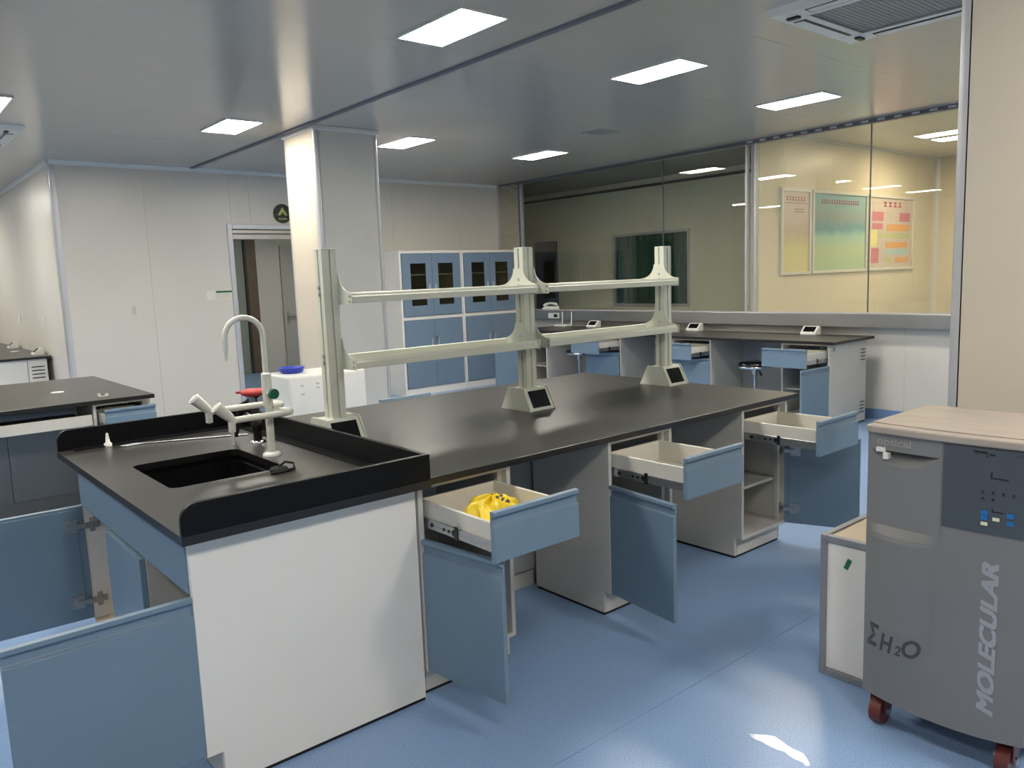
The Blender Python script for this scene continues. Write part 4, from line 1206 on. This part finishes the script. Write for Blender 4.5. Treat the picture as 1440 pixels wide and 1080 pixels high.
# ------------------------------------------------------------ signs and posters
t = thing('exit_sign', 'round dark sign with pale arrow above the doorway', 'sign', (4.345, YB - 0.002, 2.445))
MB().cyl((0, 0, 0), (0, -0.012, 0), 0.118, n=40).build('disc', 'sign_green', t)
MB().prism([(-0.066, -0.02), (0.0, 0.078), (0.066, -0.02), (0.03, -0.02), (0.0, 0.02), (-0.03, -0.02)], 'y', -0.0135, -0.012).build('arrow', 'sign_yellow', t)
for k in range(4):
    MB().box(-0.05 + 0.028 * k, -0.034 + 0.028 * k, -0.0135, -0.012, -0.075, -0.055).build('mark', 'sign_yellow', t)
t = thing('door_notice', 'small white notice with a green header beside the doorway', 'notice', (3.475, YB - 0.001, 1.47))
MB().box(-0.155, -0.05, -0.003, 0, -0.055, 0.055).build('switch_plate', 'white_plastic', t, bevel=0.002)
s_ = MB().box(-0.045, 0.155, -0.003, 0, -0.06, 0.055).build('card', 'paper', t)
MB().box(-0.04, 0.15, -0.0045, -0.003, 0.026, 0.05).build('header', 'notice_green', s_)
for k in range(3):
    MB().box(-0.03, 0.13 - 0.03 * k, -0.0042, -0.003, 0.0 - 0.02 * k, 0.007 - 0.02 * k).build('print_line', 'ink_cyan', s_)
t = thing('card_reader', 'narrow black card reader on the doorway jamb', 'card reader', (DX0 + 0.0, YB + 0.045, 1.48))
MB().box(0, 0.022, -0.02, 0.02, -0.09, 0.09).build('case', 'black_plastic', t, bevel=0.004)
tag(MB().box(-0.02, 0.02, -0.003, 0, -0.05, 0.05).build('cable_plate', 'tan_patch', None, loc=(2.505, YB, 1.34)), 'small pale cover plate alone on the blank back wall', 'plate')

PYW = 5.078
def poster(x0, x1, label, sheet_mat, frame_mat='alu_white'):
    t = thing('poster', label, 'poster', (x0, PYW, 1.455), 0, 'framed posters in the office')
    w_, h_ = x1 - x0, 1.0
    b = MB()
    b.box(0, w_, -0.03, 0, 0, 0.035).box(0, w_, -0.03, 0, h_ - 0.035, h_).box(0, 0.035, -0.03, 0, 0.035, h_ - 0.035).box(w_ - 0.035, w_, -0.03, 0, 0.035, h_ - 0.035)
    b.build('frame', frame_mat, t, bevel=0.003)
    s_ = MB().box(0.03, w_ - 0.03, -0.012, -0.006, 0.03, h_ - 0.03).build('sheet', sheet_mat, t)
    return t, s_, w_
def marks(s_, m, x0, x1, z0, z1, n_):
    """row of blocky title characters"""
    p_ = (x1 - x0) / n_
    for k in range(n_):
        a = x0 + p_ * k
        MB().box(a, a + p_ * 0.62, -0.0135, -0.012, z0, z0 + (z1 - z0) * 0.25).box(a + p_ * 0.22, a + p_ * 0.4, -0.0135, -0.012, z0 + (z1 - z0) * 0.25, z1).box(a, a + p_ * 0.62, -0.0135, -0.012, z1 - (z1 - z0) * 0.3, z1 - (z1 - z0) * 0.12).build('title_mark', m, s_)
PS = 1.0
t, s_, w_ = poster(8.37, 9.02, 'framed narrow poster with yellow-green meadow picture nearest the mullion', 'poster_meadow')
marks(s_, 'ink_red', 0.12, w_ - 0.1, 0.86, 0.91, 7)
MB().box(0.08, w_ - 0.08, -0.0135, -0.012, 0.83, 0.836).build('rule_line', 'ink_dark', s_)
for k in range(2):
    MB().box(0.30, 0.5, -0.0135, -0.012, 0.76 - 0.03 * k, 0.768 - 0.03 * k).build('rule_line', 'ink_dark', s_)
t, s_, w_ = poster(9.06, 10.44, 'framed wide poster with teal and green map picture between two posters', 'poster_map')
marks(s_, 'ink_red', 0.22, w_ - 0.2, 0.85, 0.90, 16)
t, s_, w_ = poster(10.50, 11.84, 'framed poster with pink and orange chart blocks next to the office corner', 'paper_pink')
marks(s_, 'ink_red', 0.42, w_ - 0.34, 0.85, 0.92, 4)
for m, x0, x1, z0, z1 in (('ink_magenta', 0.10, 0.42, 0.66, 0.78), ('ink_magenta', 0.90, 1.22, 0.66, 0.78), ('ink_magenta', 0.10, 0.40, 0.55, 0.63), ('ink_orange', 0.52, 1.22, 0.53, 0.62),
                          ('ink_yellow', 0.06, 0.24, 0.32, 0.54), ('ink_green', 0.30, 1.20, 0.43, 0.50), ('ink_orange', 0.50, 1.16, 0.30, 0.38), ('ink_magenta', 0.08, 0.30, 0.10, 0.30),
                          ('ink_cyan', 0.50, 1.18, 0.21, 0.28), ('ink_orange', 0.78, 1.20, 0.10, 0.17), ('ink_green', 0.5, 0.7, 0.10, 0.17)):
    MB().box(x0, x1, -0.0135, -0.012, z0, z1).build('chart_block', m, s_)
